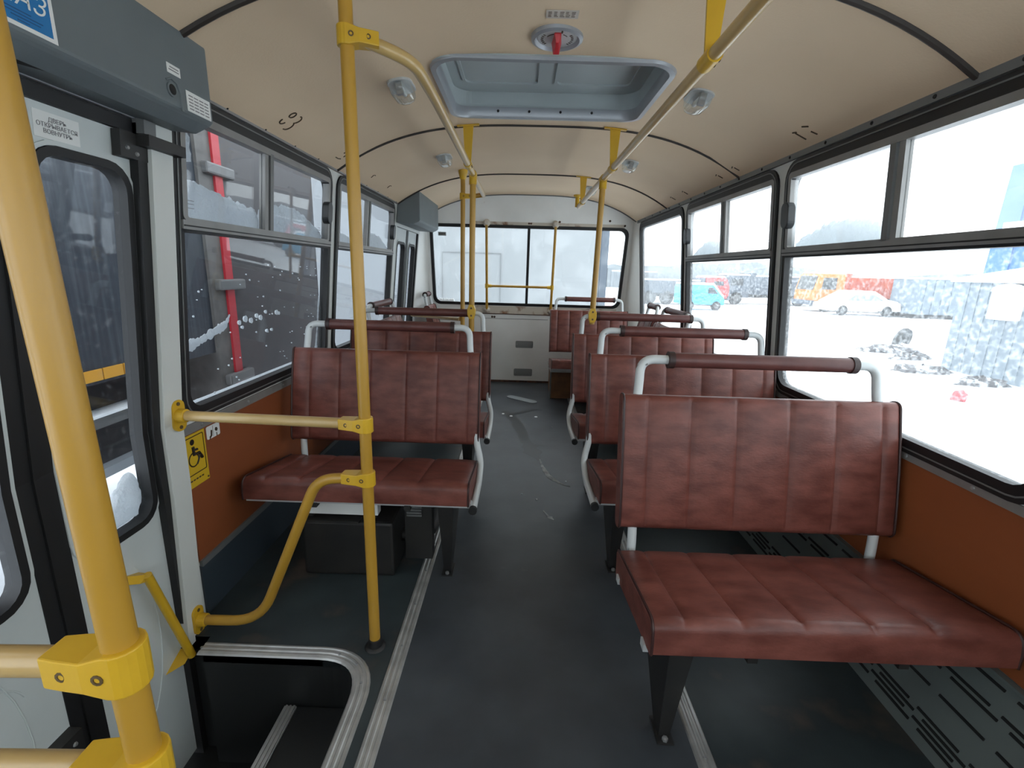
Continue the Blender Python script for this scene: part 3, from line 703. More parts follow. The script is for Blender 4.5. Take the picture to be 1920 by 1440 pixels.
MB().tube([(-.849, 1.283, 1.565), (-.849, 1.280, 1.603), (-.849, 1.270, 1.622), (-.849, 1.252, 1.628), (-.849, 1.235, 1.620)], .0025, 6).build('moulded_ridge', 'box_grey', hs, smooth=True)
nb = MB().box(-.8495, -.8485, 1.243, 1.288, 1.639, 1.660).build('small_notice', 'sticker_white', hs)
tx = MB()
for k in range(2): tx.box(-.8487, -.848, 1.248 + .004 * k, 1.282, 1.646 + k * .006, 1.6482 + k * .006)
tx.build('print', 'sticker_text', nb)
nb = MB().box(-.8495, -.8485, 1.302, 1.394, 1.573, 1.620).build('instruction_notice', 'sticker_white', hs)
tx = MB()
for k in range(5):
    for q in range(4):
        a = 1.309 + q * .020 + .002 * random.random(); tx.box(-.8487, -.848, a, a + .016, 1.579 + k * .0075, 1.5815 + k * .0075)
tx.build('print', 'sticker_text', nb)
bl = MB().box(-.8495, -.8485, 0.775, .960, 1.577, 1.770).build('blue_sticker', 'sticker_white', hs); bl['label'] = 'blue and white printed sticker'
MB().box(-.8487, -.8480, 0.780, .952, 1.584, 1.765).build('blue_field', 'sticker_blue', bl)
text_mesh('logo_lettering', 'ПАЗ', .042, 'sticker_white', (-.848, .900, 1.624), (0, 1, 0), (0, 0, 1), bl, shear=.35, lift=.0006)
tx = MB()
tx.box(-.8482, -.8475, .922, .948, 1.645, 1.651); tx.build('print', 'sticker_cyan', bl)
tx = MB()
for k, (a, b) in enumerate(((.84, .915), (.87, .935), (.88, .93), (.89, .91))): tx.box(-.8482, -.8475, a, b, 1.602 - k * .005, 1.6038 - k * .005)
tx.build('print', 'sticker_navy', bl)
MB().add([(-.90, .78, 1.5425), (-.90, .98, 1.5425), (-.955, .90, 1.545), (-.955, .78, 1.545)], [(0, 1, 2, 3)]).build('cable_slot', 'slot_black', hs)
hs2 = housing('door_gear_housing', 'smaller grey door gear housing above the rear door', 3.86, 4.70, -.80, 1.535, 1.80)

# ------------------------------------------------------------------ benches
SEAMS = [.095, .25, .415, .605, .77, .935]
def slab(W_, prof_fn, seams, depth=.0045):
    """closed profile swept along x with stitched grooves on its show side"""
    xs = {0., .012, W_ - .012, W_}
    for s_ in seams:
        for d in (-.016, -.006, 0, .006, .016): xs.add(s_ * W_ + d)
    pv = 0
    full = sorted(xs); dense = []
    for a, b in zip(full, full[1:]):
        dense.append(a); m_ = int((b - a) / .04)
        for k in range(1, m_ + 1): dense.append(a + (b - a) * k / (m_ + 1))
    dense.append(full[-1]); mb = MB(); prof0 = prof_fn(0.); n_ = len(prof0)
    for x in dense:
        d = min(abs(x - s_ * W_) for s_ in seams); g = depth * max(0, 1 - d / .014) ** 1.5
        e = min(x, W_ - x); puff = .004 * min(1, e / .05) * (1 - max(0, 1 - d / .03) ** 2 * .5) ; edge = .004 * max(0, 1 - e / .012)
        for p in prof_fn(puff - g - edge): mb.v.append(Vector((x, p[0], p[1])))
    for i in range(len(dense) - 1):
        for k in range(n_): mb.f.append([i * n_ + k, i * n_ + (k + 1) % n_, (i + 1) * n_ + (k + 1) % n_, (i + 1) * n_ + k])
    mb.f.append(list(range(n_ - 1, -1, -1))); mb.f.append([(len(dense) - 1) * n_ + k for k in range(n_)])
    return mb
def arc2(cx, cz2, r, a0, a1, n=5): return [(cx + r * math.cos(math.radians(lerp(a0, a1, i / n))), cz2 + r * math.sin(math.radians(lerp(a0, a1, i / n)))) for i in range(n + 1)]
def back_prof(e):
    # y (front is negative), z ; e pushes the show face out
    top = (0.0, .846); bot = (-.086, .439); pts = []
    t = (Vector(top) - Vector(bot)); L = t.length; t.normalize(); nrm = Vector((-t.y, t.x))   # points to the front (-y)
    def P(u, w): q = Vector(bot) + t * u + nrm * w; return (q.x, q.y)
    r = .020; T = .052; out = []
    for a in range(0, 91, 18): out.append(P(L - r + r * math.sin(math.radians(a)), -r + r * math.cos(math.radians(a)) + e * (1 - a / 90)))
    for a in range(0, 91, 30): out.append(P(L - r + r * math.cos(math.radians(a)), -T + r - r * math.sin(math.radians(a))))
    for a in range(0, 91, 30): out.append(P(r - r * math.sin(math.radians(a)), -T + r - r * math.cos(math.radians(a))))
    for a in range(0, 91, 18): out.append(P(r - r * math.cos(math.radians(a)), -r + r * math.sin(math.radians(a)) + e * (a / 90)))
    for u in (.25, .5, .75): out.append(P(L * u, e + .006 * math.sin(math.pi * u)))
    return out
def cush_prof(e):
    bk = Vector((-.092, .372)); fr = Vector((-.478, .432)); t = (fr - bk); L = t.length; t.normalize(); nrm = Vector((t.y, -t.x)) * 1.0
    if nrm.y < 0: nrm = -nrm
    def P(u, w): q = bk + t * u + nrm * w; return (q.x, q.y)
    r = .026; T = .082; out = []
    for u in (.2, .5, .8): out.append(P(L * u, e))
    for a in range(0, 91, 15): out.append(P(L - r + r * math.sin(math.radians(a)), -r + r * math.cos(math.radians(a)) + e * (1 - a / 90)))
    out.append(P(L, -.05)); out.append(P(L - .004, -T)); out.append(P(.004, -T)); out.append(P(0, -T + .01))
    for a in range(0, 91, 30): out.append(P(.014 - .014 * math.cos(math.radians(a)), -.014 + .014 * math.sin(math.radians(a)) + e * a / 90))
    return out
def make_bench(W_, label, aisle=-1, legs=True, group=None, cat='bench', seams=SEAMS, name='bench_seat', side_tube=True):
    t = thing(name, label, cat, group=group)
    b = slab(W_, back_prof, seams).build('backrest', 'leatherette', t, smooth=True)
    c = slab(W_, cush_prof, seams[:-1]).build('cushion', 'leatherette', t, smooth=True)
    for host, pf in ((b, back_prof), (c, cush_prof)):
        for x in (.004, W_ - .004):
            loop = [Vector((x, p[0], p[1])) for p in pf(.001)]; loop.append(loop[0].copy()); MB().tube(loop, .0038, 6, caps=False).build('piping', 'piping', host, smooth=True)
    # bent tube frame with grab rail
    zt = .947; e = .012 if side_tube else None
    ei, eo = e, None      # aisle side runs outside the cushion, wall side tucks underneath
    up = lambda q: [(q(.030), -.015, .66), (q(.055), .036, .86), (q(.058), .052, zt)]
    qa, qb = (lambda v: v), (lambda v: W_ - v)
    lo = lambda q, k: [(q(.050), -.070, .30), (q(.050), -.066, .44)] if k is None else [(q(-k), -.462, .326), (q(-k), -.20, .318), (q(-k), -.105, .375), (q(max(-k, .012)), -.075, .45)]
    ka, kb = (ei, eo) if aisle < 0 else (eo, ei)
    path = (lo(qa, ka) if legs else []) + up(qa) + up(qb)[::-1] + (lo(qb, kb)[::-1] if legs else [])
    f1 = fillet(path, .085, 7)
    fr = MB().tube(f1, .0142, 12).build('tube_frame', 'seat_paint', t, smooth=True)
    for x in (((-e,) if aisle < 0 else (W_ + e,)) if legs and side_tube else ()): MB().tube([(x, -.458, .326), (x, -.474, .3262)], .0160, 12).build('end_cap', 'black_rubber', fr, smooth=True)
    pa_, pb_ = (.150, W_ - .135) if W_ > .5 else (.085, W_ - .085)
    pd = MB().tube([(pa_, .052, zt), ((pa_ + pb_) / 2, .052, zt), (pb_, .052, zt)], .0235, 16).build('grab_pad', 'pad_brown', t, smooth=True)
    for x in (pa_, pb_): MB().tube([(x - .009, .052, zt), (x + .009, .052, zt)], .0265, 16).build('pad_rim', 'pad_rim', pd, smooth=True)
    MB().box(-.005, W_ + .005, -.452, -.425, .326, .346).build('front_bar', 'seat_paint_flat', t)
    MB().box(-.005, W_ + .005, -.16, -.135, .295, .315).build('rear_bar', 'seat_paint_flat', t)
    for x in (.30, .72):
        MB().box(W_ * x - .012, W_ * x + .012, -.46, -.14, .312, .328).build('cushion_clip', 'black_metal', t)
    if legs:
        xl = .095 if aisle < 0 else W_ - .095
        w0, w1 = .030, .014
        MB().hexa([(xl - w1, -.390, .0), (xl + w1, -.390, 0), (xl + w1, -.345, 0), (xl - w1, -.345, 0)], [(xl - w0, -.440, .326), (xl + w0, -.440, .326), (xl + w0, -.150, .326), (xl - w0, -.150, .326)]).build('leg', 'black_metal', t)
        fp = MB().box(xl - .022, xl + .022, -.412, -.330, .0, .006).build('foot_plate', 'black_metal', t)
        MB().lathe([(.008, 0), (.008, .008), (.004, .010)], (xl, -.402, .006), n=6).build('bolt', 'steel', fp)
        xo = W_ - .03 if aisle < 0 else .03
        MB().box(xo - .012, xo + .012, -.40, -.17, .306, .322).build('wall_bracket', 'seat_paint_flat', t)
    return t
WB = .847
def put(t, x, y, rz=0.): t.location = (x, y, 0); t.rotation_euler = (0, 0, rz); return t
gp = 'forward-facing bench seats'
br = make_bench(WB, 'brown leatherette bench seat nearest on the right side', -1, group=gp, side_tube=False)
put(br, .323, 1.414)
b2 = make_bench(WB, 'brown bench seat second from the front on the right', -1, group=gp); put(b2, .323, 2.147)
b3 = copy_tree(b2); tag(b3, 'third brown bench seat on the right with a yellow pole clamped to it', 'bench', gp); put(b3, .323, 2.862)
bl1 = make_bench(WB, 'brown bench seat on the left behind the entrance step well', 1, group=gp); put(bl1, -1.014, 2.085)
bl2 = copy_tree(bl1); tag(bl2, 'second brown bench seat on the left beside the rear window pillar', 'bench', gp); put(bl2, -1.014, 2.828)
b4 = make_bench(.76, 'brown bench seat in the rear right corner against the back wall', -1, group=gp, legs=False); put(b4, .295, 4.70)
# side-facing seats
gs = 'side-facing seats by the walls'
s1 = make_bench(.70, 'double side-facing seat with brown grab pad along the right wall', -1, legs=True, group=gs, name='side_seat'); put(s1, 1.045, 3.735, -math.pi / 2)
s2 = make_bench(.38, 'single side-facing seat in the right rear corner', -1, legs=True, group=gs, name='side_seat', seams=[.12, .5, .88]); put(s2, 1.045, 4.160, -math.pi / 2)
s3 = make_bench(.74, 'side-facing seat on the left just before the rear door', 1, legs=True, group=gs, name='side_seat'); put(s3, -.955, 3.07, math.pi / 2)
s4 = make_bench(.36, 'side-facing seat in the left rear corner behind the rear door', 1, legs=True, group=gs, name='side_seat', seams=[.12, .5, .88]); put(s4, -.90, 4.70, math.pi / 2)
# box under the rear right bench
bx = thing('wooden_box', 'worn brown wooden box under the rear right bench', 'box', (.32, 4.49, 0))
MB().box(0, .66, 0, .42, .0, .26).build('body', 'brown_box', bx, bevel=.004)
MB().box(-.012, .672, -.012, .43, .262, .290).build('lid', 'seat_paint_flat', bx)
MB().box(-.014, .0, -.014, .012, 0, .262).build('corner_angle', 'alu_dark', bx)
# heater under the left bench
ht = thing('floor_heater', 'black box heater under the front left bench', 'heater', (-.83, 1.66, 0))
MB().box(0, .36, 0, .30, .0, .235).build('body', 'black_metal', ht, bevel=.012)
MB().box(-.01, .23, -.012, .10, .236, .244).build('top_flap', 'black_metal', ht)
MB().box(.03, .30, .01, .05, .262, .318).build('white_plate', 'sticker_white', ht)
MB().box(.02, .04, .02, .04, .244, .30).build('plate_post', 'black_metal', ht)
MB().box(.27, .29, .02, .04, .244, .30).build('plate_post', 'black_metal', ht)
for k in range(4): MB().box(.40, .46, .06, .07, .235 + k * .012, .241 + k * .012).build('louvre', 'alu_dark', ht)
MB().box(.39, .50, .07, .12, .04, .30).build('end_duct', 'black_metal', ht)
MB().tube(fillet([(.36, .15, .10), (.46, .16, .10), (.46, .30, .06), (.44, .50, .04)], .06), .03, 10).build('hose', 'black_rubber', ht, smooth=True)

# ------------------------------------------------------------------ poles and rails
PR = .0168
def tee_clamp(parent, p, d, r=PR, h=.044, ln=.075, nrm=(0, -1, 0), name='clamp'):
    """sleeve round the pole at p with a tapering arm along d; bolts face nrm"""
    p, d, ax = Vector(p), Vector(d).normalized(), Vector((0, 0, 1)); n_ = d.cross(ax).normalized()
    ro = r + .0065; loop = []
    for a in range(-100, 101, 20): loop.append(p - d * ro * math.cos(math.radians(a)) + n_ * ro * math.sin(math.radians(a)))
    hh = lambda q: h / 2 if (q - p).dot(d) < .02 else h / 2 * .72
    ring_ = loop + [p + d * .028 + n_ * ro, p + d * (ln * .75) + n_ * (ro * .85), p + d * ln + n_ * (ro * .72), p + d * ln - n_ * (ro * .72), p + d * (ln * .75) - n_ * (ro * .85), p + d * .028 - n_ * ro]
    ring_ = loop + ring_[len(loop):]
    # order: arc goes from -100 to +100 (ends on +n side), then +n side of the arm, then back on the -n side
    vs = [q - ax * hh(q) for q in ring_] + [q + ax * hh(q) for q in ring_]; m_ = len(ring_)
    c = MB().add(vs, [tuple(range(m_ - 1, -1, -1)), tuple(range(m_, 2 * m_))] + [(i, (i + 1) % m_, m_ + (i + 1) % m_, m_ + i) for i in range(m_)]).build(name, 'clamp_yellow', parent, bevel=.002)
    sgn = 1 if n_.dot(Vector(nrm)) > 0 else -1
    for s_ in (.010 if ln > .06 else 0, ln * .66):
        q = p + d * s_ + n_ * sgn * (ro * (.97 if s_ < .03 else .84))
        MB().lathe([(.0065, -.002), (.0065, .0012), (.0035, .0016), (.003, -.001)], q, n_ * sgn, 10).build('bolt', 'bolt', c)
    return c
def pole(name, label, p0, p1, group=None):
    t = thing(name, label, 'pole', group=group); MB().tube([p0, (Vector(p0) + Vector(p1)) / 2, p1], PR, 16).build('tube', 'pole_yellow', t, smooth=True); return t
# pole behind the step well
P1 = Vector((-.439, 1.30, 0))
po = pole('stanchion_pole', 'yellow vertical pole standing beside the step well', (P1.x, P1.y, .028), (P1.x, P1.y, arch(P1.x) + .01))
MB().lathe([(.034, .0005), (.032, .004), (.024, .008), (.021, .03), (.017, .032)], (P1.x, P1.y, 0), n=18).build('foot_socket', 'black_rubber', po, smooth=True)
WPu, WPl = Vector((-.985, 1.365, .745)), Vector((-1.005, 1.345, .062))
du = (WPu - Vector((P1.x, P1.y, .760))); tee_clamp(po, (P1.x, P1.y, .760), (du.x, du.y, 0))
tee_clamp(po, (P1.x, P1.y, .592), (-1, .06, 0)); tee_clamp(po, (P1.x, P1.y, 1.742), (.93, .30, 0))
def wall_socket(parent, p, d):
    d = Vector(d).normalized(); q = Vector(p)
    s_ = MB().lathe([(.024, 0), (.022, .010), (.0205, .030), (.0175, .032)], q, d, 16); fl = frame_map(q, d.orthogonal().cross(d) if False else Vector((0, 0, 1)).cross(d), (0, 0, 1))
    s_.poly(rr(0, 0, .046, .098, .02), -.001, .007, fl)
    o = s_.build('wall_socket', 'clamp_yellow', parent)
    for z in (-.037, .037): MB().lathe([(.006, 0), (.006, .002), (.003, .002)], fl(0, z, .007), d, 8).build('bolt', 'bolt', o)
g1 = thing('guard_rail', 'straight yellow guard rail from the door pillar to the pole', 'rail')
WU = Vector(mL(1.372, .745, .023)); MB().tube([WU + Vector((.01, 0, 0)), (P1.x - .05, P1.y + .005, .760)], .0158, 14).build('tube', 'rail_brass', g1, smooth=True)
wall_socket(g1, WU, Vector((P1.x, P1.y, .760)) - WU)
g2 = thing('guard_rail', 'cranked yellow guard rail descending to the foot of the door pillar', 'rail')
WL = Vector(mL(1.335, .046, .023))
MB().tube(fillet([WL + Vector((.01, 0, 0)), (-.82, 1.32, .062), (-.595, 1.31, .580), (P1.x - .04, P1.y, .592)], .12, 8), .0158, 14).build('tube', 'pole_yellow', g2, smooth=True)
wall_socket(g2, WL, Vector((1, 0, 0)))
# near pole
P2 = Vector((-.408, .420, 0))
po2 = pole('stanchion_pole', 'yellow vertical pole nearest the viewpoint at the left edge', (P2.x + .0145, P2.y, 0), (P2.x - .038, P2.y, arch(P2.x) + .01))
tee_clamp(po2, (P2.x - .007, P2.y, .782), (-1, -.02, 0), h=.052); tee_clamp(po2, (P2.x - .002, P2.y, .638), (-1, -.02, 0), h=.052)
MB().lathe([(.034, .0005), (.032, .004), (.024, .008), (.021, .03), (.0172, .032)], (P2.x + .0145, P2.y, 0), n=18).build('foot_socket', 'black_rubber', po2, smooth=True)
g3 = thing('guard_rail', 'upper horizontal yellow rail from the nearest pole to the left wall', 'rail')
MB().tube([(P2.x - .045, P2.y, .782), (-1.04, .405, .775)], .0158, 14).build('tube', 'rail_brass', g3, smooth=True)
g4 = thing('guard_rail', 'lower horizontal yellow rail from the nearest pole at bottom left', 'rail')
MB().tube([(P2.x - .045, P2.y, .638), (-1.04, .405, .634)], .0158, 14).build('tube', 'rail_brass', g4, smooth=True)
# overhead rails
RZ_ = 1.722
def rail_bracket(parent, x, y, ears=True, tilt=0.):
    zc = arch(x)
    b = MB().hexa([(x - .015, y - .004, RZ_ + .012), (x + .015, y - .004, RZ_ + .012), (x + .015, y + .004, RZ_ + .012), (x - .015, y + .004, RZ_ + .012)],
                  [(x - .026 , y - .004 + tilt, zc - .003), (x + .026, y - .004 + tilt, zc - .003), (x + .026, y + .004 + tilt, zc - .003), (x - .026, y + .004 + tilt, zc - .003)]).build('ceiling_bracket', 'clamp_yellow', parent)
    MB().tube([(x, y - .035, RZ_), (x, y + .035, RZ_)], .0205, 14).build('sleeve', 'clamp_yellow', b, smooth=True)
    MB().add([(x - .055, y + tilt - .014, arch(x - .055) - .001), (x + .055, y + tilt - .014, arch(x + .055) - .001), (x + .055, y + tilt + .014, arch(x + .055) - .001), (x - .055, y + tilt + .014, arch(x - .055) - .001),
              (x - .055, y + tilt - .014, arch(x - .055) - .006), (x + .055, y + tilt - .014, arch(x + .055) - .006), (x + .055, y + tilt + .014, arch(x + .055) - .006), (x - .055, y + tilt + .014, arch(x - .055) - .006)],
             [(0, 1, 2, 3), (4, 7, 6, 5), (0, 4, 5, 1), (1, 5, 6, 2), (2, 6, 7, 3), (3, 7, 4, 0)]).build('ceiling_plate', 'clamp_yellow', b)
    for dy in (-.015, .015): MB().lathe([(.005, -.001), (.005, .002), (.002, .003)], (x + .018, y + dy, RZ_ - .008), (.9, 0, -.4), 8).build('bolt', 'slot_black', b)
    return b
ov_r = thing('overhead_rail', 'long brass coloured overhead grab rail on the right', 'rail'); XRR = .445
MB().tube([(XRR, -.7, RZ_), (XRR, 1.5, RZ_), (XRR, 4.09, RZ_)], .0163, 16).build('tube', 'rail_brass', ov_r, smooth=True)
for y in (1.325, 2.60, 3.84): rail_bracket(ov_r, XRR, y)
rail_bracket(ov_r, XRR, .05)
MB().tube([(XRR - .012, 4.08, RZ_ - .005), (XRR - .012, 4.08, 1.80)], .0165, 14).build('end_hanger', 'clamp_yellow', ov_r, smooth=True)
MB().lathe([(.032, 0), (.03, .012), (.018, .02)], (XRR - .012, 4.08, 1.81), (0, 0, -1), 16).build('hanger_cup', 'clamp_yellow', ov_r, smooth=True)
ov_l = thing('overhead_rail', 'shorter overhead grab rail bending off the step well pole', 'rail'); XLL = -.288
MB().tube(fillet([(P1.x + .04, P1.y + .015, 1.742), (XLL - .012, 1.392, 1.728), (XLL, 1.60, RZ_), (XLL, 3.60, RZ_)], .12, 8), .0163, 16).build('tube', 'rail_brass', ov_l, smooth=True)
rail_bracket(ov_l, XLL, 2.60)
# poles clamped to bench grab rails
def hex_clamp(parent, p, d=(0, 1, 0), s_=1.):
    p = Vector(p); b = MB().poly([(-.014, -.042), (.014, -.042), (.024, -.015), (.024, .015), (.014, .042), (-.014, .042), (-.024, .015), (-.024, -.015)], -.022, .022, lambda a, b_, c: p + Vector((a * s_, c, b_ * s_))).build('clamp', 'clamp_yellow', parent, bevel=.003)
    for z in (-.022, .022): MB().lathe([(.006, 0), (.006, .002), (.003, .0025)], p + Vector((0, -.022, z)), (0, -1, 0), 8).build('bolt', 'bolt', b)
def rail_tee(parent, x, y): MB().tube([(x, y, RZ_ - .055), (x, y, RZ_ + .005)], .0215, 14).build('rail_tee', 'clamp_yellow', parent, smooth=True); MB().tube([(x, y - .03, RZ_), (x, y + .03, RZ_)], .0210, 14).build('rail_sleeve', 'clamp_yellow', parent, smooth=True)
pl2 = pole('stanchion_pole', 'yellow pole clamped to the second left bench', (XLL - .008, 2.880, 0), (XLL, 2.850, RZ_ - .01)); rail_tee(pl2, XLL, 2.850); hex_clamp(pl2, (XLL - .004, 2.866, .958))
pr2 = pole('stanchion_pole', 'yellow pole clamped to the third right bench', (.438, 2.914, .90), (XRR, 2.885, RZ_ - .01)); rail_tee(pr2, XRR, 2.885); hex_clamp(pr2, (.438, 2.912, .952))
# guard of the rear door
P3 = Vector((-.437, 3.62, 0))
po3 = pole('stanchion_pole', 'yellow pole guarding the rear door from floor to ceiling', (P3.x, P3.y, 0), (P3.x, P3.y, arch(P3.x) + .01))
MB().lathe([(.034, 0), (.032, .02), (.022, .06), (.0175, .065)], (P3.x, P3.y, arch(P3.x)), (0, 0, -1), 16).build('ceiling_cup', 'clamp_yellow', po3, smooth=True)
tee_clamp(po3, (P3.x, P3.y, 1.712), (1, -.1, 0)); MB().tube([(P3.x + .06, P3.y - .006, 1.712), (XLL, 3.595, RZ_)], .0158, 12).build('link_bar', 'pole_yellow', po3, smooth=True)
g5 = thing('guard_rail', 'horizontal yellow rail in front of the rear door', 'rail')
MB().tube([(P3.x - .02, P3.y, .835), (-.955, 4.20, .80)], .0158, 12).build('tube', 'rail_brass', g5, smooth=True)
# rear window guard
gw = thing('window_guard', 'yellow tubular guard across the rear window', 'rail')
for x in (-.357, .322):
    MB().tube([(x, YR(.79) - .03, .79), (x, YR(1.65) - .03, 1.652)], .0135, 12).build('upright', 'pole_yellow', gw, smooth=True)
    for z in (.79, 1.655):
        MB().lathe([(.036, -.02), (.033, .004), (.016, .022)], (x, YR(z) - .022, z), (0, -1, 0), 14).build('foot_flange', 'rust_band', gw, smooth=True)
    MB().tube([(x, YR(1.04) - .03, 1.02), (x, YR(1.06) - .03, 1.065)], .019, 12).build('clamp', 'clamp_yellow', gw, smooth=True)
MB().tube([(-.357, YR(1.042) - .03, 1.042), (.322, YR(1.042) - .03, 1.042)], .0125, 12).build('cross_bar', 'pole_yellow', gw, smooth=True)
for sx, x in ((1, -.357), (-1, .322)): MB().tube([(x + sx * .01, YR(1.042) - .03, 1.042), (x + sx * .05, YR(1.042) - .03, 1.042)], .017, 12).build('cross_clamp', 'clamp_yellow', gw, smooth=True)

# ------------------------------------------------------------------ ceiling lamps
def lamp(x, y, label, s_=1.):
    sl_ = (arch(x + .01) - arch(x - .01)) / .02; t = thing('ceiling_lamp', label, 'lamp', (x, y, arch(x)), group='oval ceiling lamps'); t.rotation_euler = (0, -math.atan(sl_), 0)
    MB().poly(rr(0, 0, .092 * s_, .150 * s_, .038), -.008, .006, lambda a, b, c: (a, b, c)).build('base', 'dial_face', t)
    mb = MB(); lv = [(1, 0), (.99, .016), (.93, .030), (.80, .040), (.55, .046), (.2, .048)]; base = rr(0, 0, .084, .142, .038, 6); n_ = len(base)
    for k, h in lv:
        for a, b in base: mb.v.append(Vector((a * k, b * (1 - (1 - k) * .7), -.008 - h)))
    for j in range(len(lv) - 1):
        for i in range(n_): q = (i + 1) % n_; mb.f.append([j * n_ + i, j * n_ + q, (j + 1) * n_ + q, (j + 1) * n_ + i])
    mb.f.append([(len(lv) - 1) * n_ + i for i in range(n_)])
    ln = mb.build('lens', 'lamp_lens', t, smooth=True)
    MB().tube([(0, -.05, -.020), (0, .04, -.020)], .009, 10).build('bulb', 'sticker_white', t, smooth=True)
    MB().box(-.012, .012, -.066, -.048, -.052, -.012).build('clip', 'steel', ln)
lamp(-.480, 2.02, 'clear oval ceiling lamp left of the roof hatch')
lamp(.660, 2.04, 'clear oval ceiling lamp right of the roof hatch')
lamp(-.500, 3.17, 'clear oval ceiling lamp further back on the left')
lamp(.655, 3.20, 'clear oval ceiling lamp further back on the right')
lamp(.565, 4.25, 'rearmost clear oval ceiling lamp on the right')

# ------------------------------------------------------------------ signs on the left hardboard
SGO = .013
sg = thing('priority_seat_sign', 'yellow sign with black seated figure beside the door pillar', 'sign')
sy0, sy1, sz0, sz1 = 1.405, 1.513, .475, .655
MB().rect(sy0, sy1, sz0, sz1, .0005, .0022, mL).build('plate', 'sign_yellow', sg)
MB().ring(rr((sy0 + sy1) / 2 - .003, .582, .098, .130, .006), rr((sy0 + sy1) / 2 - .003, .582, .092, .124, .004), .0022, .003, mL).build('border', 'sign_black', sg)
fg = MB()
fl = lambda *pp: [mL(a + SGO, b, .003) for a, b in pp]
fg.lathe([(.010, 0), (.010, .001)], mL(1.448, .628, .0022), (1, 0, 0), 14)
for pts, r_ in ((((1.435, .612), (1.436, .585), (1.462, .583), (1.474, .562)), .0055), (((1.437, .600), (1.455, .598)), .004), (((1.466, .580), (1.454, .558), (1.446, .548)), .003)):
    fg.tube(fl(*pts), r_, 8)
fg.build('figure', 'sign_black', sg)
MB().ring(rr(1.447, .568, .05, .05, .0249, 8), rr(1.447, .568, .041, .041, .0204, 8), .0022, .003, mL).build('wheel_mark', 'sign_black', sg)
tx = MB()
for k in range(6): tx.rect(1.405 + k * .014, 1.415 + k * .014, .497, .502, .0022, .0027, mL)
tx.build('print', 'ink', sg)
MB().lathe([(.004, 0), (.003, .002)], mL(1.506, .484, .0022), (1, 0, 0), 8).build('rivet', 'bolt', sg)
ic = thing('seat_number_sticker', 'small white sticker with two black pictograms on the hardboard', 'sticker')
MB().poly(rr(1.561, .630, .072, .046, .006), .0005, .0015, mL).build('paper', 'sticker_white', ic)
SGO = .027
fg = MB(); fg.tube(fl((1.512, .612), (1.520, .618), (1.523, .636)), .003, 6); fg.tube(fl((1.512, .612), (1.511, .606)), .0015, 6); fg.tube(fl((1.548, .626), (1.548, .638)), .0035, 6); fg.tube(fl((1.543, .632), (1.553, .632)), .003, 6); fg.tube(fl((1.549, .620), (1.549, .608)), .0012, 6)
fg.rect(1.5585, 1.5595, .610, .650, .0015, .002, mL); fg.build('pictograms', 'ink', ic)

# ------------------------------------------------------------------ snow clinging to the windows
def snow_bank(name, label, mp, y0, y1, zb, prof_fn, depth=.045, seed=0, cin=-.022):
    """bank of snow lying outside the pane; prof_fn(t) gives its height"""
    mb = MB(); ny, nz = int((y1 - y0) / .008), 12
    for i in range(ny + 1):
        y = lerp(y0, y1, i / ny); h0 = prof_fn(i / ny); rg = min(1, h0 / .05); h = max(.003, h0 + rg * (.016 * noise.noise((y * 38, seed, 0)) + .014 * noise.noise((y * 120, seed, 4))))
        for j in range(nz + 1):
            t = j / nz; z = zb + h * (1 - (1 - t) ** 1.5)
            c = cin - depth * (t ** 3) * .5 - .010 * abs(noise.noise((y * 60, z * 60, seed))) - .006 * abs(noise.noise((y * 140, z * 140, seed)))
            mb.v.append(Vector(mp(y, z, c)))
        mb.v.append(Vector(mp(y, zb, cin - depth)))
    w_ = nz + 2
    for i in range(ny):
        for j in range(w_): a = i * w_ + j; b = i * w_ + (j + 1) % w_; mb.f.append([a, b, b + w_, a + w_])
    o = mb.build(name, 'snow_translucent', None, smooth=True); return tag(o, label, 'snow', kind='stuff')
snow_bank('snow_drift', 'thick snow drift against the nearer top pane of the front left window', mL, 1.455, 1.925, 1.322, lambda t: lerp(.150, .085, t ** .8), seed=1)
snow_bank('snow_drift', 'rounded snow drift against the farther top pane of the front left window', mL, 1.965, 2.52, 1.322, lambda t: .035 + .095 * math.sin(math.pi * min(1, t * .75 + .2)) , seed=2)
snow_bank('snow_drift', 'thin snow drift against the nearer top pane of the second left window', mL, 2.665, 3.14, 1.322, lambda t: .045 + .02 * math.sin(t * 5), seed=3)
snow_bank('snow_drift', 'rounded snow drift against the farther top pane of the second left window', mL, 3.20, 3.75, 1.322, lambda t: .02 + .085 * math.sin(math.pi * min(1, t * .8 + .15)), seed=4)
snow_bank('snow_drift', 'pale snow drift on the far top pane of the front right window', mR, 1.60, 2.13, 1.322, lambda t: .03 + .065 * math.sin(math.pi * (t * .85 + .1)), seed=5)
snow_bank('snow_drift', 'pale snow drift on the far top pane of the second right window', mR, 2.84, 3.37, 1.322, lambda t: .02 + .075 * math.sin(math.pi * (t * .9 + .08)), seed=6)
snow_bank('snow_drift', 'snow heaped in the bottom corner of the entrance door window', mL, 1.04, 1.268, .478, lambda t: .03 + .085 * t + .02 * math.sin(t * 9), seed=7, cin=-.034)
snow_bank('snow_drift', 'thin line of snow along the sill of the front left window', mL, 1.46, 2.35, .733, lambda t: .006 + .018 * max(0, .25 - t), seed=8)
snow_bank('snow_drift', 'white snow clump in the top corner of the front left window', mL, 1.445, 1.545, 1.50, lambda t: .09 + .015 * math.sin(t * 7), seed=9)
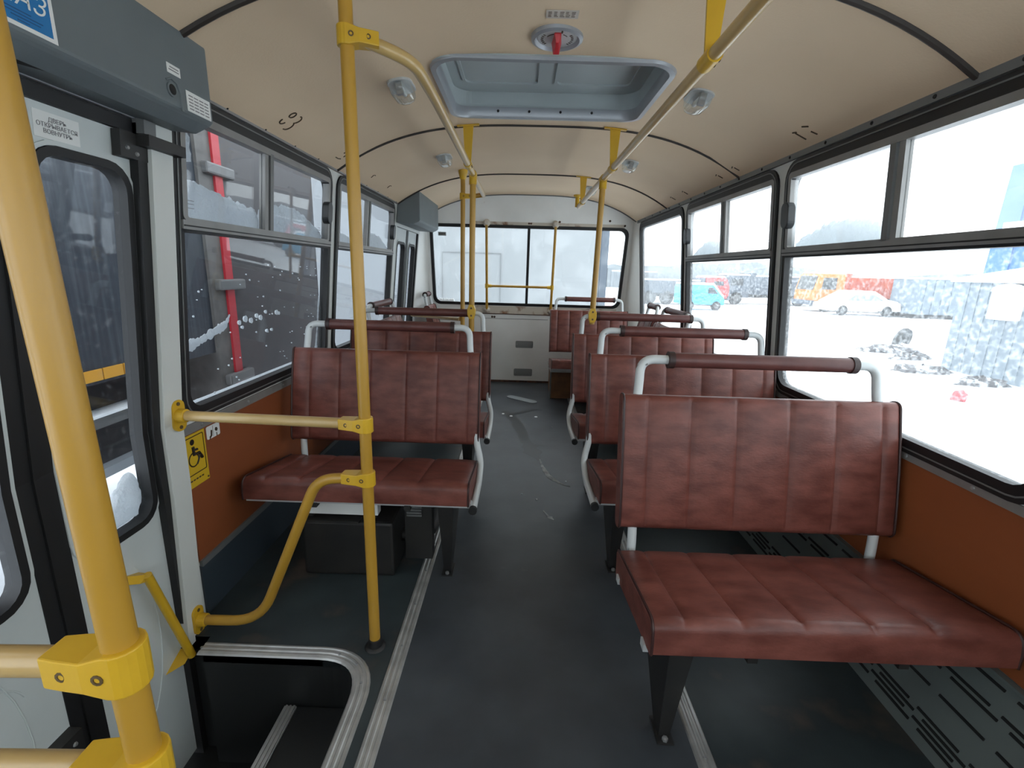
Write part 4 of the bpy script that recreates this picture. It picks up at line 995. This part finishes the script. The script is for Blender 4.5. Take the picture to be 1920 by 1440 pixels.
def snow_trail(label, pts, ws, mp, seed):
    P = fillet([(0, a, b) for a, b in pts], .03, 4); n_ = len(P); mb = MB()
    # resample
    Q = []
    for a, b in zip(P, P[1:]):
        m_ = max(1, int((b - a).length / .006)); Q += [a.lerp(b, k / m_) for k in range(m_)]
    Q.append(P[-1]); n_ = len(Q)
    rad = []
    for i, q in enumerate(Q):
        fi = i / (n_ - 1) * (len(ws) - 1); k = min(int(fi), len(ws) - 2); rad.append(max(.002, lerp(ws[k], ws[k + 1], fi - k) * (1 + .8 * noise.noise((q.y * 90, q.z * 90, seed)))))
    mb.tube(Q, .01, 9, radii=rad); mb.v = [Vector(mp(v.y, v.z, -.019 - (v.x + .02) * .25)) for v in mb.v]
    return tag(mb.build('snow_streak', 'snow_translucent', None, smooth=True), label, 'snow', kind='stuff')
snow_trail('crooked streak of snow stuck to the front left lower pane', [(1.45, 1.03), (1.455, .97), (1.475, .935), (1.55, .945), (1.62, .965), (1.70, .985), (1.725, 1.02)], [.012, .022, .020, .013, .015, .018, .004], mL, 2)
snow_trail('vertical line of snow along the far edge of the front left lower pane', [(2.505, 1.05), (2.50, .92), (2.49, .82), (2.485, .76)], [.004, .010, .006, .012], mL, 5)
fk = MB()
rnd = random.Random(3)
for k in range(70):
    y, z = rnd.uniform(1.46, 2.5), rnd.uniform(.75, 1.2); r_ = rnd.choice((.002, .002, .003, .004))
    fk.lathe([(r_, 0), (r_ * .8, .003), (r_ * .3, .005)], mL(y, z, -.019), (-1, 0, 0), 6)
for y, z, r_ in ((1.78, .985, .010), (1.82, .995, .014), (1.86, .985, .012), (1.90, 1.00, .010), (1.93, .99, .012), (1.97, 1.01, .008), (2.06, 1.0, .012), (2.08, .995, .008), (1.80, .965, .007), (1.98, .93, .008), (2.02, .93, .007)):
    fk.lathe([(r_, 0), (r_ * .8, .006), (r_ * .3, .009)], mL(y, z, -.019), (-1, 0, 0), 7)
tag(fk.build('snow_flecks', 'snow_translucent', None), 'scattered snow flecks on the front left lower pane', 'snow', kind='stuff')

# ------------------------------------------------------------------ outside: yard
GZ = -.90
mb = MB(); nx, ny = 60, 60
for j in range(ny + 1):
    for i in range(nx + 1):
        u, v = i / nx * 2 - 1, j / ny * 2 - 1; x = 70 * u * abs(u) ** .8; y = 15 + 75 * v * abs(v) ** .8
        d = math.hypot(x, y - 2); mb.v.append(Vector((x, y, GZ + .12 * noise.noise((x * .35, y * .35, 0)) * min(1, max(0, d - 4) / 6))))
for j in range(ny):
    for i in range(nx): a = j * (nx + 1) + i; mb.f.append([a, a + 1, a + nx + 2, a + nx + 1])
gr = tag(mb.build('snow_ground', 'snow', None, smooth=True), 'white snow covered yard around the bus', 'ground', kind=S)
hl = MB()
for i in range(81):
    x = -30 + i * 2.2; h = 1.3 + 1.9 * (noise.noise((x * .045, 2, 0)) + .5) + .5 * noise.noise((x * .4, 9, 0)) + .25 * noise.noise((x * 1.3, 4, 0))
    for y, z in ((70, GZ), (71, GZ + h * .75), (73, GZ + h + 1.2), (80, GZ + h + 1.0)): hl.v.append(Vector((x, y + 3 * math.sin(x * .05), z)))
for i in range(80):
    for j in range(3): a = i * 4 + j; hl.f.append([a, a + 1, a + 5, a + 4])
tag(hl.build('hill', 'hill_trees', None, smooth=True), 'distant hazy tree line beyond the yard', 'hill', kind=S)

def wheel(parent, x, y, z, r, w, ax=(0, 1, 0)):
    o = MB().lathe([(r * .5, -w / 2), (r * .93, -w / 2), (r, -w / 4), (r, w / 4), (r * .93, w / 2), (r * .5, w / 2)], (x, y, z), ax, 20).build('wheel', 'tyre', parent, smooth=True)
    MB().lathe([(r * .5, -w * .52), (r * .42, -w * .45), (r * .15, -w * .50)], (x, y, z), ax, 14).build('hub', 'hinge_steel', o)
def side_poly(pts, y0, y1, m, name, parent, bevel=0.): return MB().poly(pts, y0, y1, lambda a, b, c: (a, c, b)).build(name, m, parent, bevel=bevel)
# vehicles stand parallel to x; local origin = near left wheel line on the ground
def truck(label, x, y, cab_m, body_m, L, cab_left=True, cab_len=1.9, h=2.45, body_h=(.95, 2.25)):
    t = thing('truck', label, 'truck', (x, y, GZ)); s_ = 1 if cab_left else -1
    cx = lambda a: a if cab_left else L - a
    side_poly([(cx(0), .55), (cx(0), 1.35), (cx(.22), h - .10), (cx(.35), h), (cx(cab_len), h), (cx(cab_len), .55)], 0, 2.3, cab_m, 'cab', t, .05)
    side_poly([(cx(.42), 1.45), (cx(.48), h - .25), (cx(cab_len - .55), h - .25), (cx(cab_len - .55), 1.45)], -.015, .02, 'car_glass', 'door_window', t)
    MB().hexa([(cx(.0) - s_ * .02, .2, 1.40), (cx(.04), .2, 1.40), (cx(.04), 2.1, 1.40), (cx(.0) - s_ * .02, 2.1, 1.40)], [(cx(.19) - s_ * .02, .2, h - .15), (cx(.24), .2, h - .15), (cx(.24), 2.1, h - .15), (cx(.19) - s_ * .02, 2.1, h - .15)]).build('windscreen', 'car_glass', t)
    a, b = sorted((cx(cab_len + .35), cx(L))); MB().box(a, b, .0, 2.3, body_h[0], body_h[1]).build('cargo_body', body_m, t, bevel=.03)
    for k in range(6): q = lerp(a, b, (k + .5) / 6); MB().box(q - .04, q + .04, -.05, 0, body_h[0], body_h[1]).build('body_rib', body_m, t)
    side_poly([(cx(cab_len + .05), body_h[0]), (cx(cab_len + .05), body_h[1] + .25), (cx(cab_len + .45), body_h[1] + .25), (cx(cab_len + .40), body_h[0])], .1, 2.2, body_m, 'headboard', t)
    c0, c1 = sorted((cx(.3), cx(L - .1))); MB().box(c0, c1, .5, 1.8, .55, .80).build('chassis', 'tyre', t)
    MB().poly([(cx(.30), h), (cx(.42), h + .12), (cx(cab_len - .1), h + .12), (cx(cab_len), h)], .05, 2.25, lambda a_, b_, c: (a_, c, b_)).build('roof_snow', 'snow_window', t)
    MB().box(a + .05, b - .05, .05, 2.2, body_h[1] - .08, body_h[1] + .10).build('load_snow', 'snow_window', t)
    for q in (.95, L - 2.2, L - .95): wheel(t, cx(q), .16, .50, .50, .32)
    MB().box(*sorted((cx(0) - s_ * .10, cx(.10))), .0, 2.3, .42, .72).build('bumper', 'truck_navy', t)
    return t
truck('orange dump truck with red tipper body behind the white car', 19.2, 32.0, 'truck_orange', 'truck_red_orange', 7.0)
truck('red truck cab with dark body behind the blue van', 8.35, 35.0, 'truck_red', 'truck_navy', 6.6, cab_left=False, cab_len=1.7, h=2.0, body_h=(.8, 1.7))
truck('dark navy truck parked between the red cab and orange truck', 15.6, 37.4, 'truck_navy', 'truck_navy', 8.0, h=2.2, body_h=(.8, 2.15))
truck('grey flatbed truck seen through the rearmost right window', 5.0, 39.5, 'far_grey', 'far_grey', 6.0, h=2.5)
# van
vn = thing('van', 'bright blue van with snowy bonnet seen through the second right window', 'van', (9.98, 30.0, GZ))
VS = lambda pts: [(a * .60, b) for a, b in pts]
side_poly(VS([(0, .35), (0, 1.45), (.15, 1.55), (3.1, 1.55), (3.9, 1.0), (4.3, .8), (4.4, .65), (4.4, .35)]), 0, 1.7, 'van_blue', 'body', vn, .06)
side_poly(VS([(2.6, 1.05), (2.6, 1.4), (3.1, 1.4), (3.6, 1.05)]), -.015, .02, 'car_glass', 'door_window', vn)
side_poly(VS([(3.1, 1.56), (3.92, 1.01), (4.3, .82), (4.3, .92), (3.95, 1.13), (3.15, 1.68), (.1, 1.68), (.1, 1.56)]), .05, 1.65, 'snow_window', 'snow_cover', vn)
for q in (.5, 2.15): wheel(vn, q, .10, .30, .30, .2)
# snow covered car
cr = thing('car', 'white snow covered car parked before the orange truck', 'car', (18.6, 29.3, GZ))
side_poly([(0, .28), (.02, .70), (.8, .85), (1.35, 1.32), (2.7, 1.36), (3.5, .92), (4.25, .80), (4.35, .3)], 0, 1.7, 'snow_window', 'body', cr, .06)
side_poly([(1.0, .88), (1.45, 1.22), (2.6, 1.25), (3.2, .92)], -.012, .02, 'far_grey', 'side_window', cr)
side_poly([(.3, .80), (1.25, 1.34), (1.5, 1.47), (2.6, 1.48), (3.45, 1.0), (4.1, .88), (4.1, .80), (3.4, .88), (2.6, 1.36), (1.4, 1.33), (.8, .84)], .05, 1.65, 'snow_window', 'snow_cover', cr)
for q in (.85, 3.5): wheel(cr, q, .08, .31, .31, .2)
# grey fence panel / container to the right of the truck
ct = thing('container', 'pale grey metal container between orange truck and shed', 'container', (22.95, 28.2, GZ))
MB().box(0, 4.5, 0, 2.2, .25, 2.25).build('body', 'shed_grey', ct, bevel=.03)
for k in range(9): MB().box(.25 + k * .5, .37 + k * .5, -.05, 0, .3, 2.2).build('rib', 'shed_grey', ct)
MB().box(-.05, 4.55, -.05, 2.25, 2.25, 2.36).build('roof_snow', 'snow_window', ct)
MB().box(.1, 4.4, .1, 2.1, .0, .25).build('skid', 'tyre', ct)
# shed
sh = thing('shed', 'pale blue grey metal shed with a snowy roof at the right', 'shed', (10.55, 0, GZ))
MB().box(0, 4.2, 5.5, 11.85, 0, 2.22).build('wall', 'shed_grey', sh)
for k in range(24): MB().box(-.02, 0, 5.6 + k * .26, 5.64 + k * .26, .05, 2.16).build('seam', 'shed_grey', sh)
sr = MB(); z0, z1 = 2.20, 2.78
sr.add([(-.12, 5.3, z0), (-.12, 12.0, z0), (2.1, 10.9, z1), (2.1, 5.3, z1), (4.3, 12.0, z0), (4.3, 5.3, z0), (-.12, 5.3, z0 - .07), (-.12, 12.0, z0 - .07), (4.3, 12.0, z0 - .07), (4.3, 5.3, z0 - .07)],
       [(0, 1, 2, 3), (1, 4, 2), (2, 4, 5, 3), (0, 3, 5), (0, 6, 7, 1), (1, 7, 8, 4), (4, 8, 9, 5), (5, 9, 6, 0), (6, 9, 8, 7)]); sr.build('snowy_roof', 'snow_window', sh)
bx_ = MB().box(-.28, 0, 10.25, 10.75, 1.35, 1.95).build('wall_unit', 'sticker_white', sh, bevel=.03)
MB().lathe([(.30, 0), (.27, .08), (.15, .15), (.02, .17)], (-.14, 10.5, 1.95), n=14).build('snow_cap', 'snow_window', sh, smooth=True)
MB().box(-.015, 0, 9.75, 10.15, 1.3, 1.95).build('shutter', 'box_line', sh)
# blue building
bb_ = thing('building', 'tall blue metal building high up behind the shed', 'building', (17.3, 0, GZ))
MB().add([(0, 18.7, 0), (6, 18.7, 0), (6, 10, 0), (0, 10, 0), (.0, 18.5, 6.2), (6, 18.5, 6.2), (6, 10, 6.2), (0, 10, 6.2)], [(0, 1, 5, 4), (1, 2, 6, 5), (2, 3, 7, 6), (3, 0, 4, 7), (4, 5, 6, 7)]).build('wall', 'shed_blue', bb_)
for k in range(16): MB().box(-.05, 0, 10.2 + k * .5, 10.3 + k * .5, .0, 6.1).build('wall_rib', 'shed_blue', bb_)
MB().box(-.06, -.02, 10, 18.25, 3.6, 4.25).build('pane_fog_band', 'snow_window', bb_)  # white slab added to stand for the snow fog on the window pane
# tyres and rubbish in the snow
rnd = random.Random(11)
def tyre(x, y, r, tilt, label):
    t = thing('tyre', label, 'tyre', (x, y, GZ)); o = MB(); k, n_ = 22, 8; vs = []
    for i in range(k):
        a = 2 * math.pi * i / k
        for j in range(n_): b = 2 * math.pi * j / n_; rr_ = r + .11 * math.cos(b); vs.append((rr_ * math.cos(a), .13 * math.sin(b), rr_ * math.sin(a)))
    o.add(vs, [(i * n_ + j, i * n_ + (j + 1) % n_, ((i + 1) % k) * n_ + (j + 1) % n_, ((i + 1) % k) * n_ + j) for i in range(k) for j in range(n_)])
    q = o.build('tread', 'tyre', t, smooth=True); q.rotation_euler = (tilt, 0, .5); q.location = (0, 0, r * .75)
    MB().lathe([(r * 1.1, -.02), (r * .8, .08), (.05, .13)], (0, 0, 0), n=12).build('snow_heap', 'snow_window', t, smooth=True)
tyre(12.6, 15.8, .30, .2, 'dark tyre standing upright in the snow before the shed')
def lump(x, y, w, h, label, seed):
    mb = MB(); n_, m_ = 18, 6
    for j in range(m_ + 1):
        for i in range(n_):
            a = 2 * math.pi * i / n_; b = math.pi / 2 * j / m_; k = 1 + .45 * noise.noise((math.cos(a) * 1.7 + seed, math.sin(a) * 1.7, b * 2))
            mb.v.append(Vector((x + w * math.cos(a) * math.cos(b) * k, y + w * .5 * math.sin(a) * math.cos(b) * k, GZ - .03 + h * math.sin(b) * k)))
    for j in range(m_):
        for i in range(n_): q = (i + 1) % n_; mb.f.append([j * n_ + i, j * n_ + q, (j + 1) * n_ + q, (j + 1) * n_ + i])
    return tag(mb.build('rubbish_heap', 'debris', None), label, 'rubbish', 'snowy rubbish heaps')
lump(11.3, 14.6, .9, .22, 'long dark rubbish heap in the snow beside the tyre', 1)
lump(10.9, 13.2, .55, .20, 'middle dark rubbish heap in the snow before the shed', 4)
lump(9.65, 11.3, .70, .20, 'dark rubbish heap at the corner of the shed', 8)
lump(9.75, 9.9, .55, .22, 'rubbish heap against the foot of the shed wall', 13)
rd = thing('red_canister', 'small red canister lying in the snow', 'canister', (8.05, 8.55, GZ))
MB().lathe([(.10, 0), (.11, .02), (.11, .16), (.06, .2), (.03, .24)], (0, 0, .0), (.5, .3, .6), 14).build('body', 'stripe_red', rd, smooth=True)

# ------------------------------------------------------------------ outside: left trailer
tr = thing('trailer', 'dark box trailer with a red stripe parked close on the left', 'trailer', (0, 0, GZ)); TX = -2.02; o_ = -GZ
MB().box(TX - 2.3, TX, .6, 3.09, .62 + o_, 3.3 + o_).build('side_wall', 'trailer_dark', tr)
MB().box(TX - 2.3, TX + .02, 3.09, 3.235, .1 + o_, 3.3 + o_).build('corner_post', 'trailer_post', tr)
MB().box(TX - .3, TX + .035, 3.235, 3.315, .05 + o_, 3.3 + o_).build('red_stripe', 'stripe_red', tr)
MB().box(TX - 2.3, TX + .015, 3.315, 4.75, .02 + o_, 3.3 + o_).build('end_wall', 'trailer_brown', tr)
for z in (.42, 1.06, 1.78, 2.5):
    MB().box(TX, TX + .06, 3.13, 3.42, z + o_ - .035, z + o_ + .035).build('hinge', 'hinge_steel', tr, bevel=.012)
for k in range(17):
    MB().box(TX, TX + .006, .62 + k * .123, .735 + k * .123, .635 + o_, .69 + o_).build('reflective_tape', 'tape_orange', tr)
MB().box(TX - 1.4, TX - .25, .6, 4.7, .05 + o_, .55 + o_).build('chassis', 'tyre', tr)
MB().box(TX - .12, TX - .06, 0.65, 2.62, .38 + o_, .44 + o_).build('underrun_bar', 'hinge_steel', tr)
MB().box(TX - .12, TX - .06, 0.65, 2.62, .12 + o_, .17 + o_).build('underrun_bar', 'far_grey', tr)
MB().box(TX - .14, TX - .04, 0.65, 2.62, .44 + o_, .455 + o_).build('bar_snow', 'snow_window', tr)
for y in (1.2, 3.9): wheel(tr, TX - .25, y, .5, .5, .3, (1, 0, 0))
# pale building behind the left rear window
pb2 = thing('building', 'pale grey building seen through the second left window', 'building', (-5.2, 0, GZ))
MB().box(-4, 0, 9.5, 22, 0, 3.4).build('wall', 'box_white', pb2)
for k in range(4): MB().box(-.02, .03, 11 + k * 2.6, 12.4 + k * 2.6, 1.2, 2.4).build('window', 'car_glass', pb2)
MB().box(-4.2, .2, 9.3, 22.2, 3.4, 3.6).build('roof_snow', 'snow_window', pb2)

# ------------------------------------------------------------------ outside: white box truck behind
bt = thing('box_truck', 'white box truck parked right behind the rear window', 'truck', (0, 0, GZ)); BY = 7.6
MB().box(-4.8, 1.22, BY, BY + 2.4, .55, 3.5).build('cargo_box', 'box_white', bt, bevel=.02)
MB().box(1.21, 1.32, BY - .05, BY + 2.4, .5, 3.55).build('corner_edge', 'truck_navy', bt)
MB().ring(rr(-.78, 1.97, .92, .78, .01), rr(-.78, 1.97, .90, .76, .01), BY - .012, BY + .01, lambda a, b, c: (a, c, b)).build('hatch_outline', 'box_line', bt)
MB().lathe([(.02, 0), (.015, .03)], (-.22, BY, 1.55), (0, -1, 0), 10).build('latch', 'hinge_steel', bt)
for x in (-3.9, -2.7, .2): wheel(bt, x, BY + .25, .48, .48, .3)
MB().box(-4.6, 1.1, BY + .5, BY + 1.9, .35, .6).build('chassis', 'tyre', bt)
rc = thing('car', 'pinkish red car blurred behind the rear window on the right', 'car', (3.95, 16.0, GZ), math.pi / 2)
side_poly([(0, .28), (.02, .85), (.5, .95), (1.0, 1.42), (2.5, 1.45), (3.2, .98), (4.0, .88), (4.1, .3)], 0, 1.7, 'pink_red', 'body', rc, .06)
side_poly([(.75, .97), (1.1, 1.32), (2.4, 1.34), (2.9, .99)], -.012, .02, 'car_glass', 'side_window', rc)
for q in (.8, 3.3): wheel(rc, q, .08, .31, .31, .2)
side_poly([(.5, .96), (1.0, 1.43), (2.5, 1.46), (3.2, .99), (3.2, 1.09), (2.5, 1.58), (.95, 1.55), (.4, 1.05)], .05, 1.65, 'snow_window', 'snow_cover', rc)
